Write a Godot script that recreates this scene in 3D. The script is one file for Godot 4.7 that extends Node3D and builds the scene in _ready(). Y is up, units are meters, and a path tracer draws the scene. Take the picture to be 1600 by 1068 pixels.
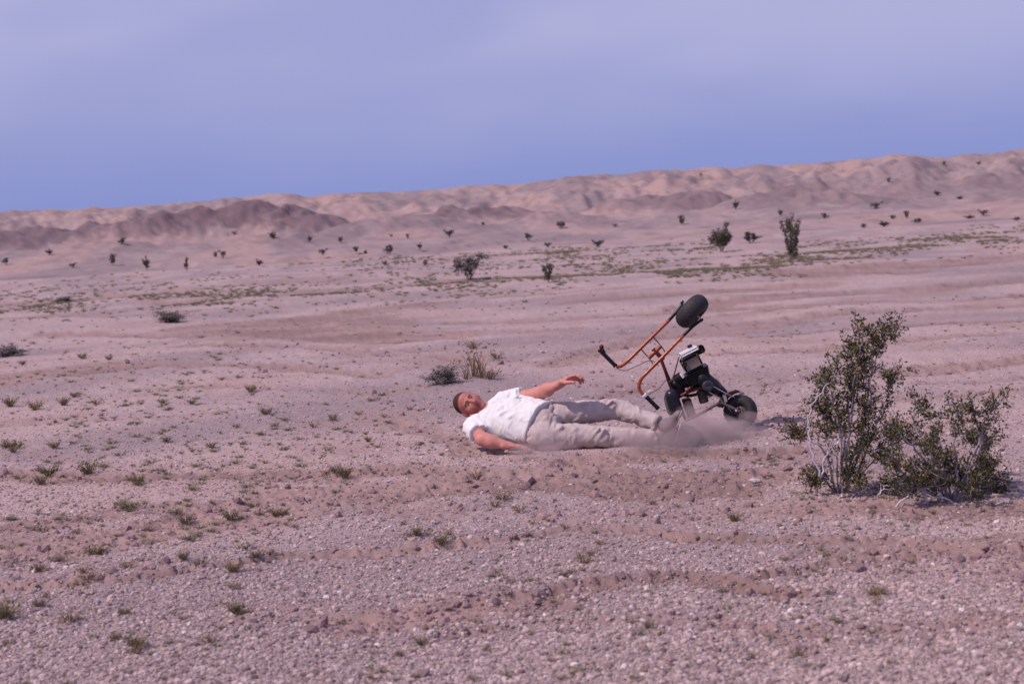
extends Node3D
# A man thrown from a minibike on a gravel flat in the desert, badland hills behind.

const FOCAL := 2222.0            # photo pixels (1600 x 1068)
const EYE := Vector3(0, 1.6, 0)
var cam_basis: Basis
var rng := RandomNumberGenerator.new()
var names := {}

# ------------------------------------------------------------------ meshes
class Geo:
	var v := PackedVector3Array()
	var c := PackedColorArray()
	var i := PackedInt32Array()
	var ink := Color(1, 1, 1)
	func vert(p: Vector3) -> int:
		v.append(p)
		c.append(ink)
		return v.size() - 1
	func tri(a: int, b: int, d: int) -> void:
		i.append(a); i.append(b); i.append(d)
	func quad(a: int, b: int, d: int, e: int) -> void:
		tri(a, b, d); tri(a, d, e)
	# swept tube with round section, closed ends
	func tube(pts: Array, radii: Array, sides := 8) -> void:
		var first := v.size()
		var n := pts.size()
		var ref := Vector3.UP
		for k in n:
			var t: Vector3 = (pts[mini(k + 1, n - 1)] - pts[maxi(k - 1, 0)]).normalized()
			if k == 0:
				ref = t.cross(Vector3(0.31, 0.87, 0.39)).normalized()
			else:
				ref = (ref - t * ref.dot(t)).normalized()
			var b := t.cross(ref)
			var r: float = radii[k] if k < radii.size() else radii[-1]
			for s in sides:
				var a := TAU * s / sides
				vert(pts[k] + (ref * cos(a) + b * sin(a)) * r)
		for k in n - 1:
			for s in sides:
				var s2 := (s + 1) % sides
				quad(first + k * sides + s, first + k * sides + s2, first + (k + 1) * sides + s2, first + (k + 1) * sides + s)
		var e0 := vert(pts[0])
		var e1 := vert(pts[n - 1])
		for s in sides:
			var s2 := (s + 1) % sides
			tri(e0, first + s2, first + s)
			tri(e1, first + (n - 1) * sides + s, first + (n - 1) * sides + s2)
	# surface of revolution, profile of (radius, along) pairs closed in a loop
	func lathe(at: Vector3, axis: Vector3, profile: Array, sides := 32, lug := 0.0) -> void:
		axis = axis.normalized()
		var x := axis.cross(Vector3(0.21, 0.93, 0.3)).normalized()
		var y := axis.cross(x)
		var first := v.size()
		var m := profile.size()
		for s in sides:
			var a := TAU * s / sides
			for k in m:
				var r: float = profile[k].x
				if lug > 0.0 and (s + (k % 2)) % 2 == 0 and r > lug:
					r -= 0.010
				vert(at + (x * cos(a) + y * sin(a)) * r + axis * profile[k].y)
		for s in sides:
			var s2 := (s + 1) % sides
			for k in m:
				var k2 := (k + 1) % m
				quad(first + s * m + k, first + s2 * m + k, first + s2 * m + k2, first + s * m + k2)
	# box with chamfered edges, axes given by a basis, h = half sizes
	func box(at: Vector3, b: Basis, h: Vector3, ch := 0.004) -> void:
		ch = minf(ch, minf(h.x, minf(h.y, h.z)) * 0.9)
		var id := {}
		for sx in [-1, 1]:
			for sy in [-1, 1]:
				for sz in [-1, 1]:
					for ax in 3:
						var p := Vector3(sx * (h.x - ch), sy * (h.y - ch), sz * (h.z - ch))
						p[ax] += ch * [sx, sy, sz][ax]
						id[Vector4i(sx, sy, sz, ax)] = vert(at + b * p)
		for ax in 3:
			var u := (ax + 1) % 3
			var w := (ax + 2) % 3
			for s in [-1, 1]:
				var q := []
				for e in [[-1, -1], [1, -1], [1, 1], [-1, 1]]:
					var k := [0, 0, 0]
					k[ax] = s; k[u] = e[0]; k[w] = e[1]
					q.append(id[Vector4i(k[0], k[1], k[2], ax)])
				if s > 0: quad(q[0], q[3], q[2], q[1])
				else: quad(q[0], q[1], q[2], q[3])
			for e in [[-1, -1], [1, -1], [1, 1], [-1, 1]]:
				var k0 := [0, 0, 0]
				k0[ax] = -1; k0[u] = e[0]; k0[w] = e[1]
				var k1 := k0.duplicate()
				k1[ax] = 1
				var a0: int = id[Vector4i(k0[0], k0[1], k0[2], u)]
				var a1: int = id[Vector4i(k0[0], k0[1], k0[2], w)]
				var b0: int = id[Vector4i(k1[0], k1[1], k1[2], u)]
				var b1: int = id[Vector4i(k1[0], k1[1], k1[2], w)]
				if e[0] * e[1] > 0: quad(a0, a1, b1, b0)
				else: quad(a1, a0, b0, b1)
		for sx in [-1, 1]:
			for sy in [-1, 1]:
				for sz in [-1, 1]:
					var a: int = id[Vector4i(sx, sy, sz, 0)]
					var d: int = id[Vector4i(sx, sy, sz, 1)]
					var e: int = id[Vector4i(sx, sy, sz, 2)]
					if sx * sy * sz > 0: tri(a, e, d)
					else: tri(a, d, e)
	func ball(at: Vector3, b: Basis, h: Vector3, seg := 14) -> void:
		var first := v.size()
		var rings := seg / 2
		for r in rings + 1:
			var ph := PI * r / rings
			for s in seg:
				var a := TAU * s / seg
				vert(at + b * Vector3(sin(ph) * cos(a) * h.x, cos(ph) * h.y, sin(ph) * sin(a) * h.z))
		for r in rings:
			for s in seg:
				var s2 := (s + 1) % seg
				quad(first + r * seg + s, first + r * seg + s2, first + (r + 1) * seg + s2, first + (r + 1) * seg + s)
	func mesh(origin := Vector3.ZERO, smooth := true, orient := true) -> ArrayMesh:
		if orient:      # outward faces run clockwise
			var vol := 0.0
			for t in range(0, i.size(), 3):
				vol += v[i[t]].dot(v[i[t + 1]].cross(v[i[t + 2]]))
			if vol > 0.0:
				i.reverse()
		var out := PackedVector3Array()
		var nor := PackedVector3Array()
		var col := c
		var idx := i
		if smooth:
			out = v.duplicate()
			nor.resize(v.size())
			for t in range(0, i.size(), 3):
				var n := (v[i[t + 2]] - v[i[t]]).cross(v[i[t + 1]] - v[i[t]])
				nor[i[t]] += n; nor[i[t + 1]] += n; nor[i[t + 2]] += n
			for k in nor.size():
				nor[k] = nor[k].normalized() if nor[k].length_squared() > 1e-24 else Vector3.UP
		else:
			col = PackedColorArray()
			idx = PackedInt32Array()
			for t in range(0, i.size(), 3):
				var n := (v[i[t + 2]] - v[i[t]]).cross(v[i[t + 1]] - v[i[t]]).normalized()
				for k in 3:
					out.append(v[i[t + k]]); nor.append(n); col.append(c[i[t + k]]); idx.append(t + k)
		if origin != Vector3.ZERO:
			for k in out.size():
				out[k] -= origin
		var a := []
		a.resize(Mesh.ARRAY_MAX)
		a[Mesh.ARRAY_VERTEX] = out
		a[Mesh.ARRAY_NORMAL] = nor
		a[Mesh.ARRAY_COLOR] = col
		a[Mesh.ARRAY_INDEX] = idx
		var m := ArrayMesh.new()
		m.add_surface_from_arrays(Mesh.PRIMITIVE_TRIANGLES, a)
		return m

# smooth union of tapered capsules, meshed as surface nets
class Field:
	var a := PackedVector3Array()
	var b := PackedVector3Array()
	var ra := PackedFloat32Array()
	var rb := PackedFloat32Array()
	var k := 0.03
	var mode := 0
	var ends := {}                 # bone -> [point, normal]: that bone alone ends flat
	var cuts := []                 # [point, normal, reach]
	var head := Transform3D()      # world -> head
	var noise: FastNoiseLite
	var along := Vector3.RIGHT     # fold directions
	var across := Vector3.UP
	var fold := 0.0
	var ridge_k := .011
	var ridges := []               # [a, b, radius] raised folds
	var live := PackedInt32Array()
	func bone(p: Vector3, q: Vector3, r0: float, r1: float) -> void:
		a.append(p); b.append(q); ra.append(r0); rb.append(r1)
	func one(n: int, p: Vector3) -> float:
		var ab := b[n] - a[n]
		var pa := p - a[n]
		var t := clampf(pa.dot(ab) / maxf(ab.length_squared(), 1e-9), 0.0, 1.0)
		var d := (pa - ab * t).length() - lerpf(ra[n], rb[n], t)
		return d if not ends.has(n) else maxf(d, (p - ends[n][0]).dot(ends[n][1]))
	static func smin(x: float, y: float, kk: float) -> float:
		var h := maxf(kk - absf(x - y), 0.0) / kk
		return minf(x, y) - h * h * kk * 0.25
	static func egg(p: Vector3, at: Vector3, r: Vector3) -> float:
		var q := (p - at) / r
		var l := q.length()
		return l * (l - 1.0) / maxf((q / r).length(), 1e-6)
	static func cap(p: Vector3, s: Vector3, e: Vector3, r0: float, r1: float) -> float:
		var ab := e - s
		var t := clampf((p - s).dot(ab) / ab.length_squared(), 0.0, 1.0)
		return (p - s - ab * t).length() - lerpf(r0, r1, t)
	func skull(w: Vector3) -> float:
		var p := head * w
		var d := egg(p, Vector3(0, .035, -.012), Vector3(.079, .092, .100))
		d = smin(d, egg(p, Vector3(0, -.045, .026), Vector3(.063, .080, .068)), .03)
		d = smin(d, egg(p, Vector3(0, -.100, .058), Vector3(.034, .026, .030)), .025)
		var m := Vector3(absf(p.x), p.y, p.z)
		d = smin(d, egg(m, Vector3(.042, -.024, .058), Vector3(.028, .028, .026)), .025)
		d = smin(d, cap(m, Vector3(.008, .024, .084), Vector3(.040, .022, .074), .012, .010), .012)
		d = -smin(-d, egg(m, Vector3(.031, .004, .101), Vector3(.019, .012, .016)), .010)
		d = smin(d, cap(p, Vector3(0, .014, .088), Vector3(0, -.030, .108), .009, .014), .010)
		d = smin(d, egg(m, Vector3(.012, -.034, .096), Vector3(.009, .008, .010)), .006)
		d = smin(d, cap(m, Vector3(0, -.062, .090), Vector3(.022, -.064, .082), .008, .005), .006)
		d = smin(d, cap(m, Vector3(0, -.074, .088), Vector3(.018, -.072, .083), .008, .005), .004)
		d = smin(d, egg(m, Vector3(.083, -.004, -.008), Vector3(.012, .033, .020)), .010)
		return d
	func at(p: Vector3) -> float:
		var d := 9.0
		for n in live:
			d = smin(d, one(n, p), k)
		if mode == 1:
			d = smin(d, skull(p), .018) if d < 9.0 else skull(p)
		elif mode == 2:
			var q := head * p
			d = egg(q, Vector3(0, .035, -.012), Vector3(.0803, .0933, .1013))
			d = maxf(d, (.036 + .80 * q.z - q.y) * .75 + .007 * noise.get_noise_3d(q.x * 160.0, q.y * 160.0, q.z * 160.0))
		if fold > 0.0:
			var w := noise.get_noise_3d(p.x * 6.0 + 9.0, p.y * 6.0, p.z * 6.0)
			var n := noise.get_noise_3d(p.dot(along) * 2.6, p.dot(across) * 11.0 + w * 0.9, p.z * 2.0)
			d -= fold * (1.0 - 2.4 * absf(n))
		for r in ridges:
			d = smin(d, cap(p, r[0], r[1], r[2], r[2] * .35), ridge_k)
		for c in cuts:
			if p.distance_to(c[0]) < c[2]:
				d = maxf(d, (p - c[0]).dot(c[1]))
		return d
	func nets(cell: float, g: Geo, lo: Vector3, hi: Vector3) -> void:
		var nx := int((hi.x - lo.x) / cell) + 2
		var ny := int((hi.y - lo.y) / cell) + 2
		var nz := int((hi.z - lo.z) / cell) + 2
		var val := PackedFloat32Array()
		val.resize(nx * ny * nz)
		val.fill(1.0)
		var near := PackedByteArray()
		var bs := 5
		var bx := (nx + bs - 1) / bs
		var by := (ny + bs - 1) / bs
		var bz := (nz + bs - 1) / bs
		near.resize(bx * by * bz)
		var all := PackedInt32Array(range(a.size()))
		var reach := cell * bs * 0.87 * 1.2 + .012 + fold
		for ix in bx:
			for iy in by:
				for iz in bz:
					var mid := lo + Vector3(ix + .5, iy + .5, iz + .5) * bs * cell
					live = all
					var d := at(mid)
					var hit := absf(d) < reach
					if hit:
						near[(ix * by + iy) * bz + iz] = 1
						live = PackedInt32Array()
						for n in all:
							if one(n, mid) < maxf(d, 0.0) + reach * 2.0 + k * 1.5:
								live.append(n)
					for x in range(ix * bs, mini(nx, ix * bs + bs)):
						for y in range(iy * bs, mini(ny, iy * bs + bs)):
							for z in range(iz * bs, mini(nz, iz * bs + bs)):
								val[(x * ny + y) * nz + z] = at(lo + Vector3(x, y, z) * cell) if hit else d
		live = all
		var used := PackedInt32Array()
		var id := PackedInt32Array()
		id.resize(nx * ny * nz)
		id.fill(-1)
		var co := [Vector3i(0,0,0), Vector3i(1,0,0), Vector3i(0,1,0), Vector3i(1,1,0), Vector3i(0,0,1), Vector3i(1,0,1), Vector3i(0,1,1), Vector3i(1,1,1)]
		var off := PackedInt32Array()
		for c in co:
			off.append((c.x * ny + c.y) * nz + c.z)
		var ed := [[0,1],[2,3],[4,5],[6,7],[0,2],[1,3],[4,6],[5,7],[0,4],[1,5],[2,6],[3,7]]
		for bi in near.size():
			if near[bi] == 0: continue
			var iz := bi % bz
			var iy := (bi / bz) % by
			var ix := bi / (bz * by)
			for x in range(ix * bs, mini(nx - 1, ix * bs + bs)):
				for y in range(iy * bs, mini(ny - 1, iy * bs + bs)):
					for z in range(iz * bs, mini(nz - 1, iz * bs + bs)):
						var o := (x * ny + y) * nz + z
						var neg := 0
						for e in 8:
							if val[o + off[e]] < 0.0: neg += 1
						if neg == 0 or neg == 8:
							continue
						var s := Vector3.ZERO
						var m := 0
						for e in ed:
							var v0 := val[o + off[e[0]]]
							var v1 := val[o + off[e[1]]]
							if (v0 < 0.0) != (v1 < 0.0):
								s += Vector3(co[e[0]]).lerp(Vector3(co[e[1]]), v0 / (v0 - v1))
								m += 1
						id[o] = g.vert(lo + (Vector3(x, y, z) + s / m) * cell)
						used.append(o)
		var sx := ny * nz
		var sy := nz
		for o in used:
			if o < sx + sy + 1: continue
			var inside := val[o] < 0.0
			for ax in 3:
				var st: int = [sx, sy, 1][ax]
				if inside == (val[o + st] < 0.0): continue
				var p: int = [sy, 1, sx][ax]
				var q: int = [1, sx, sy][ax]
				if id[o - p] < 0 or id[o - q] < 0 or id[o - p - q] < 0: continue
				if inside: g.quad(id[o], id[o - p], id[o - p - q], id[o - q])
				else: g.quad(id[o], id[o - q], id[o - p - q], id[o - p])

# ------------------------------------------------------------------ nodes
func numbered(called: String) -> String:
	var n: int = names.get(called, 0)
	names[called] = n + 1
	return called if n == 0 else "%s_%03d" % [called, n]
func thing(called: String, label: String, category: String, at := Vector3.ZERO, group := "") -> Node3D:
	var o := Node3D.new()
	o.name = numbered(called)
	add_child(o, true)
	o.position = at
	tag(o, label, category, group)
	return o
func tag(o: Node, label: String, category: String, group := "", kind := "") -> void:
	if label: o.set_meta("label", label)
	if category: o.set_meta("category", category)
	if group: o.set_meta("group", group)
	if kind: o.set_meta("kind", kind)
func part(called: String, g: Geo, m: Material, parent: Node, smooth := true, orient := true) -> MeshInstance3D:
	var o := MeshInstance3D.new()
	var origin := Vector3.ZERO
	var up := parent
	while up is Node3D and up != self:
		origin += up.position
		up = up.get_parent()
	o.mesh = g.mesh(origin, smooth, orient)
	o.material_override = m
	o.name = called if parent != self else numbered(called)
	parent.add_child(o, true)
	return o
func mat(c: Color, rough := 0.8, metal := 0.0, vertex := false) -> StandardMaterial3D:
	var m := StandardMaterial3D.new()
	m.albedo_color = c.linear_to_srgb()
	m.roughness = rough
	m.metallic = metal
	m.metallic_specular = 0.35
	m.vertex_color_use_as_albedo = vertex
	return m
func noise(f: float, sd: int, oct := 3, kind := FastNoiseLite.TYPE_SIMPLEX_SMOOTH) -> FastNoiseLite:
	var n := FastNoiseLite.new()
	n.noise_type = kind
	n.frequency = f
	n.seed = sd
	n.fractal_octaves = oct
	n.fractal_type = FastNoiseLite.FRACTAL_FBM if oct > 1 else FastNoiseLite.FRACTAL_NONE
	return n
func noise_tex(f: float, sd: int, lo: Color, hi: Color, size := 512, oct := 4, kind := FastNoiseLite.TYPE_SIMPLEX_SMOOTH) -> NoiseTexture2D:
	var t := NoiseTexture2D.new()
	t.width = size; t.height = size
	t.seamless = true
	t.noise = noise(f, sd, oct, kind)
	var r := Gradient.new()
	r.set_color(0, lo); r.set_color(1, hi)
	t.color_ramp = r
	return t
func spline(pts: Array, per := 5) -> Array:
	var out := []
	var n := pts.size()
	for k in n - 1:
		for s in per:
			out.append((pts[k] as Vector3).cubic_interpolate(pts[k + 1], pts[maxi(k - 1, 0)], pts[mini(k + 2, n - 1)], float(s) / per))
	out.append(pts[n - 1])
	return out

# a photo pixel at a depth along the view axis -> world
func px(u: float, v: float, d: float) -> Vector3:
	return EYE + cam_basis * Vector3((u - 800.0) / FOCAL * d, -(v - 534.0) / FOCAL * d, -d)
func ray(u: float, v: float) -> Vector3:
	return cam_basis * Vector3((u - 800.0) / FOCAL, -(v - 534.0) / FOCAL, -1.0)
# where the ray of a pixel meets the ground
func hit(u: float, v: float) -> Vector3:
	var r := ray(u, v)
	var t := 4.0
	var step := 0.25
	var last := t
	while t < 420.0:
		var p := EYE + r * t
		if p.y < gh(p.x, p.z):
			break
		last = t
		t += step * (1.0 + t * 0.04)
	for k in 14:
		var m := (t + last) * 0.5
		var p := EYE + r * m
		if p.y < gh(p.x, p.z): t = m
		else: last = m
	var q := EYE + r * t
	q.y = gh(q.x, q.z)
	return q
func flat_hit(u: float, v: float) -> Vector3:
	var r := ray(u, v)
	return EYE + r * (-EYE.y / minf(r.y, -0.002))

# ------------------------------------------------------------------ terrain
const NEAR_ROWS := 400
const S0 := 1.0 / 3.6
const S1 := 1.0 / 92.0
var thetas := PackedFloat32Array()
var dists := PackedFloat32Array()
var height := PackedFloat32Array()
var dirt := PackedFloat32Array()
var dense0 := 0
var dense_n := 620
const DENSE := 0.50            # half angle of the fine sector, radians
var n_big := noise(0.09, 11, 2)
var n_mid := noise(0.55, 12, 3)
var n_small := noise(5.0, 13, 3)
var n_fine := noise(24.0, 14, 2)
var n_hill := noise(0.045, 15, 4)
var n_gully := noise(0.11, 16, 3)
var n_ridge := noise(0.012, 17, 3)
var mounds := []

func hill_h(x: float, z: float) -> float:
	var d := sqrt(x * x + z * z)
	if d < 60.0: return 0.0
	var th := atan2(x, -z)
	var foot := 98.0 + 8.0 * n_ridge.get_noise_2d(th * 260.0, 9.0)
	var t := clampf((d - foot) / 115.0, 0.0, 1.0)
	var crest := 7.55 - 0.55 * smoothstep(-0.10, -0.36, th) + 0.9 * n_ridge.get_noise_2d(th * 190.0, 40.0) + 0.18 * n_hill.get_noise_2d(th * 420.0, 3.0)
	# a long apron, then the steep face of the mesa, flat behind
	var cut := t + 0.075 * (absf(n_gully.get_noise_2d(th * 260.0 + 3.0 * n_hill.get_noise_2d(x, z), d * 0.16)) - 0.22) + 0.08 * n_hill.get_noise_2d(th * 300.0, d * 0.2)
	var base := crest * (0.38 * smoothstep(0.0, 0.74, t) + 0.62 * smoothstep(0.56, 0.99, cut))
	var rough := smoothstep(foot - 10.0, foot + 25.0, d) * (1.0 - smoothstep(196.0, 214.0, d) * 0.9)
	base += rough * (0.95 * n_hill.get_noise_2d(x, z) + 0.15 * n_gully.get_noise_2d(x * 2.3, z * 1.5) - 0.42 * absf(n_gully.get_noise_2d(x * (1.1 + 0.5 * n_hill.get_noise_2d(z, x)), z * 0.45)) * 2.0 * smoothstep(0.05, 0.6, t) + 0.22)
	var best := base
	for m in mounds:
		var dx: float = (x - m[0]) / m[3]
		var dz: float = (z - m[1]) / m[4]
		var q := dx * dx + dz * dz
		if q < 6.0:
			var h: float = m[2] * exp(-q * 1.1) * (1.0 - 0.16 * absf(n_gully.get_noise_2d(x * 2.0 + m[0], z * 1.1)) * 2.0)
			best = Field.smin(-best, -h, 1.0) * -1.0
	return best + 0.0

func base_h(x: float, z: float, d: float) -> float:
	var h := 0.12 * n_big.get_noise_2d(x, z) * smoothstep(5.0, 22.0, d)
	h += 0.030 * n_mid.get_noise_2d(x, z)
	if d < 45.0:
		h += 0.012 * n_small.get_noise_2d(x * 0.7, z)
		if d < 22.0:
			h += 0.0042 * n_fine.get_noise_2d(x, z)
	return h

func gh(x: float, z: float) -> float:
	var d := sqrt(x * x + z * z)
	if d >= 88.0: return hill_h(x, z) + base_h(x, z, d)
	var th := atan2(x, -z)
	if absf(th) >= DENSE or d < 3.7: return base_h(x, z, d)
	var r := (1.0 / d - S0) / (S1 - S0) * (NEAR_ROWS - 1) + 5.0
	var c := (th + DENSE) / (2.0 * DENSE) * (dense_n - 1) + dense0
	var r0 := clampi(int(r), 0, dists.size() - 2)
	var c0 := clampi(int(c), 0, thetas.size() - 2)
	var fr := r - r0
	var fc := c - c0
	var w := thetas.size()
	return lerpf(lerpf(height[r0 * w + c0], height[r0 * w + c0 + 1], fc), lerpf(height[(r0 + 1) * w + c0], height[(r0 + 1) * w + c0 + 1], fc), fr)
func dirt_at(x: float, z: float) -> float:
	var d := sqrt(x * x + z * z)
	var th := atan2(x, -z)
	if d >= 88.0 or absf(th) >= DENSE or d < 3.7: return 0.0
	var r := int((1.0 / d - S0) / (S1 - S0) * (NEAR_ROWS - 1) + 5.5)
	var c := int((th + DENSE) / (2.0 * DENSE) * (dense_n - 1) + dense0 + 0.5)
	return dirt[clampi(r, 0, dists.size() - 1) * thetas.size() + clampi(c, 0, thetas.size() - 1)]

# a wheel track or scrape along photo pixels: soil turned up in a band of width w, pressed down by deep
func stroke(pts: Array, w: float, deep: float, amount: float) -> void:
	var world := []
	for p in pts:
		world.append(flat_hit(p[0], p[1]))
	var line := spline(world, 6)
	var cols := thetas.size()
	for k in line.size() - 1:
		var a: Vector3 = line[k]
		var b: Vector3 = line[k + 1]
		var n := maxi(1, int(a.distance_to(b) / (w * 0.4)))
		for s in n:
			var p := a.lerp(b, float(s) / n)
			var wob := n_mid.get_noise_2d(p.x * 2.0, p.z * 2.0)
			var d := Vector2(p.x, p.z).length()
			var ww := w * (1.0 + 0.45 * wob) * (1.0 + 1.6 * smoothstep(12.0, 26.0, d))
			var th := atan2(p.x, -p.z)
			var r0 := int((1.0 / (d + ww * 1.4) - S0) / (S1 - S0) * (NEAR_ROWS - 1)) + 5
			var r1 := int((1.0 / maxf(d - ww * 1.4, 3.65) - S0) / (S1 - S0) * (NEAR_ROWS - 1)) + 5
			var da := ww * 1.4 / d
			var c0 := int((th - da + DENSE) / (2.0 * DENSE) * (dense_n - 1)) + dense0
			var c1 := int((th + da + DENSE) / (2.0 * DENSE) * (dense_n - 1)) + dense0 + 1
			for r in range(maxi(r1, 5), mini(r0 + 1, 5 + NEAR_ROWS)):
				for c in range(maxi(c0, dense0), mini(c1 + 1, dense0 + dense_n)):
					var x := sin(thetas[c]) * dists[r]
					var z := -cos(thetas[c]) * dists[r]
					var q := Vector2(x - p.x, z - p.z).length() / ww
					if q > 1.4: continue
					var o := r * cols + c
					var m := minf(1.0, amount + 0.3 * smoothstep(12.0, 24.0, d)) * (1.0 - smoothstep(0.55, 1.15, q))
					if m > dirt[o]: dirt[o] = m
					if deep > 0.0:
						var g := -deep * (1.0 - smoothstep(0.3, 0.9, q)) + deep * 0.45 * smoothstep(0.7, 0.95, q) * (1.0 - smoothstep(1.0, 1.4, q))
						if absf(g) > absf(groove[o]): groove[o] = g
var groove := PackedFloat32Array()

func grid_mesh(rows: PackedFloat32Array, cols: PackedFloat32Array, hs: PackedFloat32Array, cs: PackedColorArray) -> ArrayMesh:
	var w := cols.size()
	var v := PackedVector3Array()
	v.resize(rows.size() * w)
	for r in rows.size():
		for c in w:
			v[r * w + c] = Vector3(sin(cols[c]) * rows[r], hs[r * w + c], -cos(cols[c]) * rows[r])
	var nor := PackedVector3Array()
	nor.resize(v.size())
	var idx := PackedInt32Array()
	for r in rows.size() - 1:
		for c in w - 1:
			var o := r * w + c
			idx.append_array(PackedInt32Array([o, o + w, o + 1, o + 1, o + w, o + w + 1]))
	for r in rows.size():
		for c in w:
			var r0 := maxi(r - 1, 0)
			var r1 := mini(r + 1, rows.size() - 1)
			var c0 := maxi(c - 1, 0)
			var c1 := mini(c + 1, w - 1)
			nor[r * w + c] = (v[r * w + c1] - v[r * w + c0]).cross(v[r1 * w + c] - v[r0 * w + c]).normalized()
			if nor[r * w + c].y < 0.0: nor[r * w + c] = -nor[r * w + c]
	var a := []
	a.resize(Mesh.ARRAY_MAX)
	a[Mesh.ARRAY_VERTEX] = v
	a[Mesh.ARRAY_NORMAL] = nor
	a[Mesh.ARRAY_COLOR] = cs
	a[Mesh.ARRAY_INDEX] = idx
	var m := ArrayMesh.new()
	m.add_surface_from_arrays(Mesh.PRIMITIVE_TRIANGLES, a)
	return m

const PALE := Color(0.465, 0.345, 0.338)
const SOIL := Color(0.255, 0.163, 0.148)
const ROSE := Color(0.445, 0.300, 0.280)
const GREY := Color(0.335, 0.250, 0.258)

func build_ground() -> void:
	thetas = PackedFloat32Array()
	var th := -PI
	while th < -DENSE - 0.06:
		thetas.append(th)
		th += 0.09
	dense0 = thetas.size()
	for k in dense_n:
		thetas.append(-DENSE + 2.0 * DENSE * k / (dense_n - 1))
	th = DENSE + 0.09
	while th < PI - 0.05:
		thetas.append(th)
		th += 0.09
	thetas.append(PI)
	dists = PackedFloat32Array([0.05, 0.8, 1.7, 2.5, 3.1])
	for k in NEAR_ROWS:
		dists.append(1.0 / lerpf(S0, S1, float(k) / (NEAR_ROWS - 1)))
	var w := thetas.size()
	height.resize(w * dists.size())
	dirt.resize(w * dists.size())
	groove.resize(w * dists.size())
	# wheel tracks and scrapes read off the photograph
	stroke([[-60, 926], [100, 920], [190, 915], [300, 897], [380, 885], [450, 872], [625, 865], [800, 845], [885, 832], [1000, 832], [1100, 843], [1300, 845], [1420, 852], [1700, 880]], 0.10, 0.030, 0.95)
	stroke([[860, 935], [900, 922], [1000, 910], [1090, 902], [1150, 920], [1230, 930]], 0.14, 0.025, 0.95)
	stroke([[1190, 900], [1300, 882], [1425, 870], [1700, 850]], 0.08, 0.022, 0.95)
	stroke([[700, 990], [860, 975], [1090, 975], [1240, 990], [1420, 985], [1600, 975]], 0.11, 0.015, 0.6)
	stroke([[560, 980], [690, 960], [780, 945], [860, 950]], 0.22, 0.015, 0.85)
	stroke([[340, 978], [430, 972], [600, 965]], 0.08, 0.015, 0.6)
	stroke([[-60, 868], [100, 858], [210, 838], [300, 808], [380, 790], [520, 775], [640, 770]], 0.34, 0.014, 1.0)
	stroke([[-60, 835], [60, 822], [160, 805], [260, 792]], 0.24, 0.010, 0.95)
	stroke([[420, 815], [500, 800], [600, 795], [680, 800]], 0.3, 0.01, 0.6)
	stroke([[-60, 738], [60, 740], [160, 748], [260, 745], [400, 742], [560, 745]], 0.26, 0.012, 0.95)
	stroke([[-60, 700], [100, 690], [300, 682], [480, 676], [640, 668]], 0.07, 0.014, 0.6)
	stroke([[-40, 660], [200, 652], [350, 640], [520, 628], [640, 622]], 0.07, 0.014, 0.6)
	stroke([[-60, 600], [40, 590], [110, 583], [170, 580]], 0.55, 0.02, 0.95)
	stroke([[150, 582], [260, 577], [420, 580], [600, 590]], 0.2, 0.02, 0.6)
	stroke([[660, 474], [560, 486], [470, 500], [430, 511], [450, 520], [520, 527], [600, 531], [680, 527]], 0.5, 0.03, 0.85)
	stroke([[380, 506], [440, 508], [500, 512]], 0.8, 0.0, 0.55)
	# turned earth round the fall
	for s in [[[600, 735], [760, 745], [900, 740], [1060, 750], [1240, 740]], [[700, 765], [850, 760], [1000, 772], [1180, 765]], [[900, 722], [1010, 715], [1120, 708], [1240, 702]]]:
		stroke(s, 0.28, 0.022, 1.0)
	stroke([[880, 630], [950, 618], [1000, 608], [1060, 603]], 0.22, 0.02, 0.7)
	stroke([[870, 575], [920, 560], [990, 545], [1050, 528], [1140, 520]], 0.30, 0.02, 0.7)
	stroke([[620, 660], [700, 680], [730, 712]], 0.18, 0.01, 0.7)
	stroke([[1180, 655], [1260, 640], [1330, 632], [1440, 622], [1700, 600]], 0.10, 0.02, 0.7)
	stroke([[1240, 800], [1330, 795], [1470, 800], [1620, 790]], 0.22, 0.01, 0.9)
	stroke([[1290, 865], [1400, 860], [1520, 850], [1640, 840]], 0.22, 0.006, 0.7)
	stroke([[1100, 478], [1250, 462], [1420, 455], [1700, 428]], 0.35, 0.03, 0.6)
	stroke([[900, 472], [1010, 465], [1130, 456], [1280, 445]], 0.35, 0.03, 0.55)
	stroke([[1180, 530], [1290, 520], [1420, 505], [1700, 490]], 0.20, 0.025, 0.65)
	stroke([[1220, 552], [1380, 540], [1520, 528], [1700, 520]], 0.16, 0.025, 0.75)
	stroke([[1380, 588], [1480, 580], [1590, 568], [1720, 560]], 0.34, 0.03, 0.95)
	stroke([[1280, 585], [1400, 575], [1480, 574]], 0.12, 0.025, 0.6)
	stroke([[1260, 428], [1420, 415], [1590, 398], [1720, 390]], 0.7, 0.05, 0.75)
	stroke([[720, 500], [860, 497], [990, 488], [1200, 480]], 0.18, 0.02, 0.5)
	stroke([[1150, 505], [1300, 490], [1500, 476], [1720, 462]], 0.22, 0.03, 0.5)
	stroke([[300, 470], [480, 455], [700, 440], [900, 428]], 0.6, 0.05, 0.5)
	stroke([[-60, 478], [120, 468], [300, 452], [520, 436]], 0.9, 0.04, 0.5)
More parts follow.
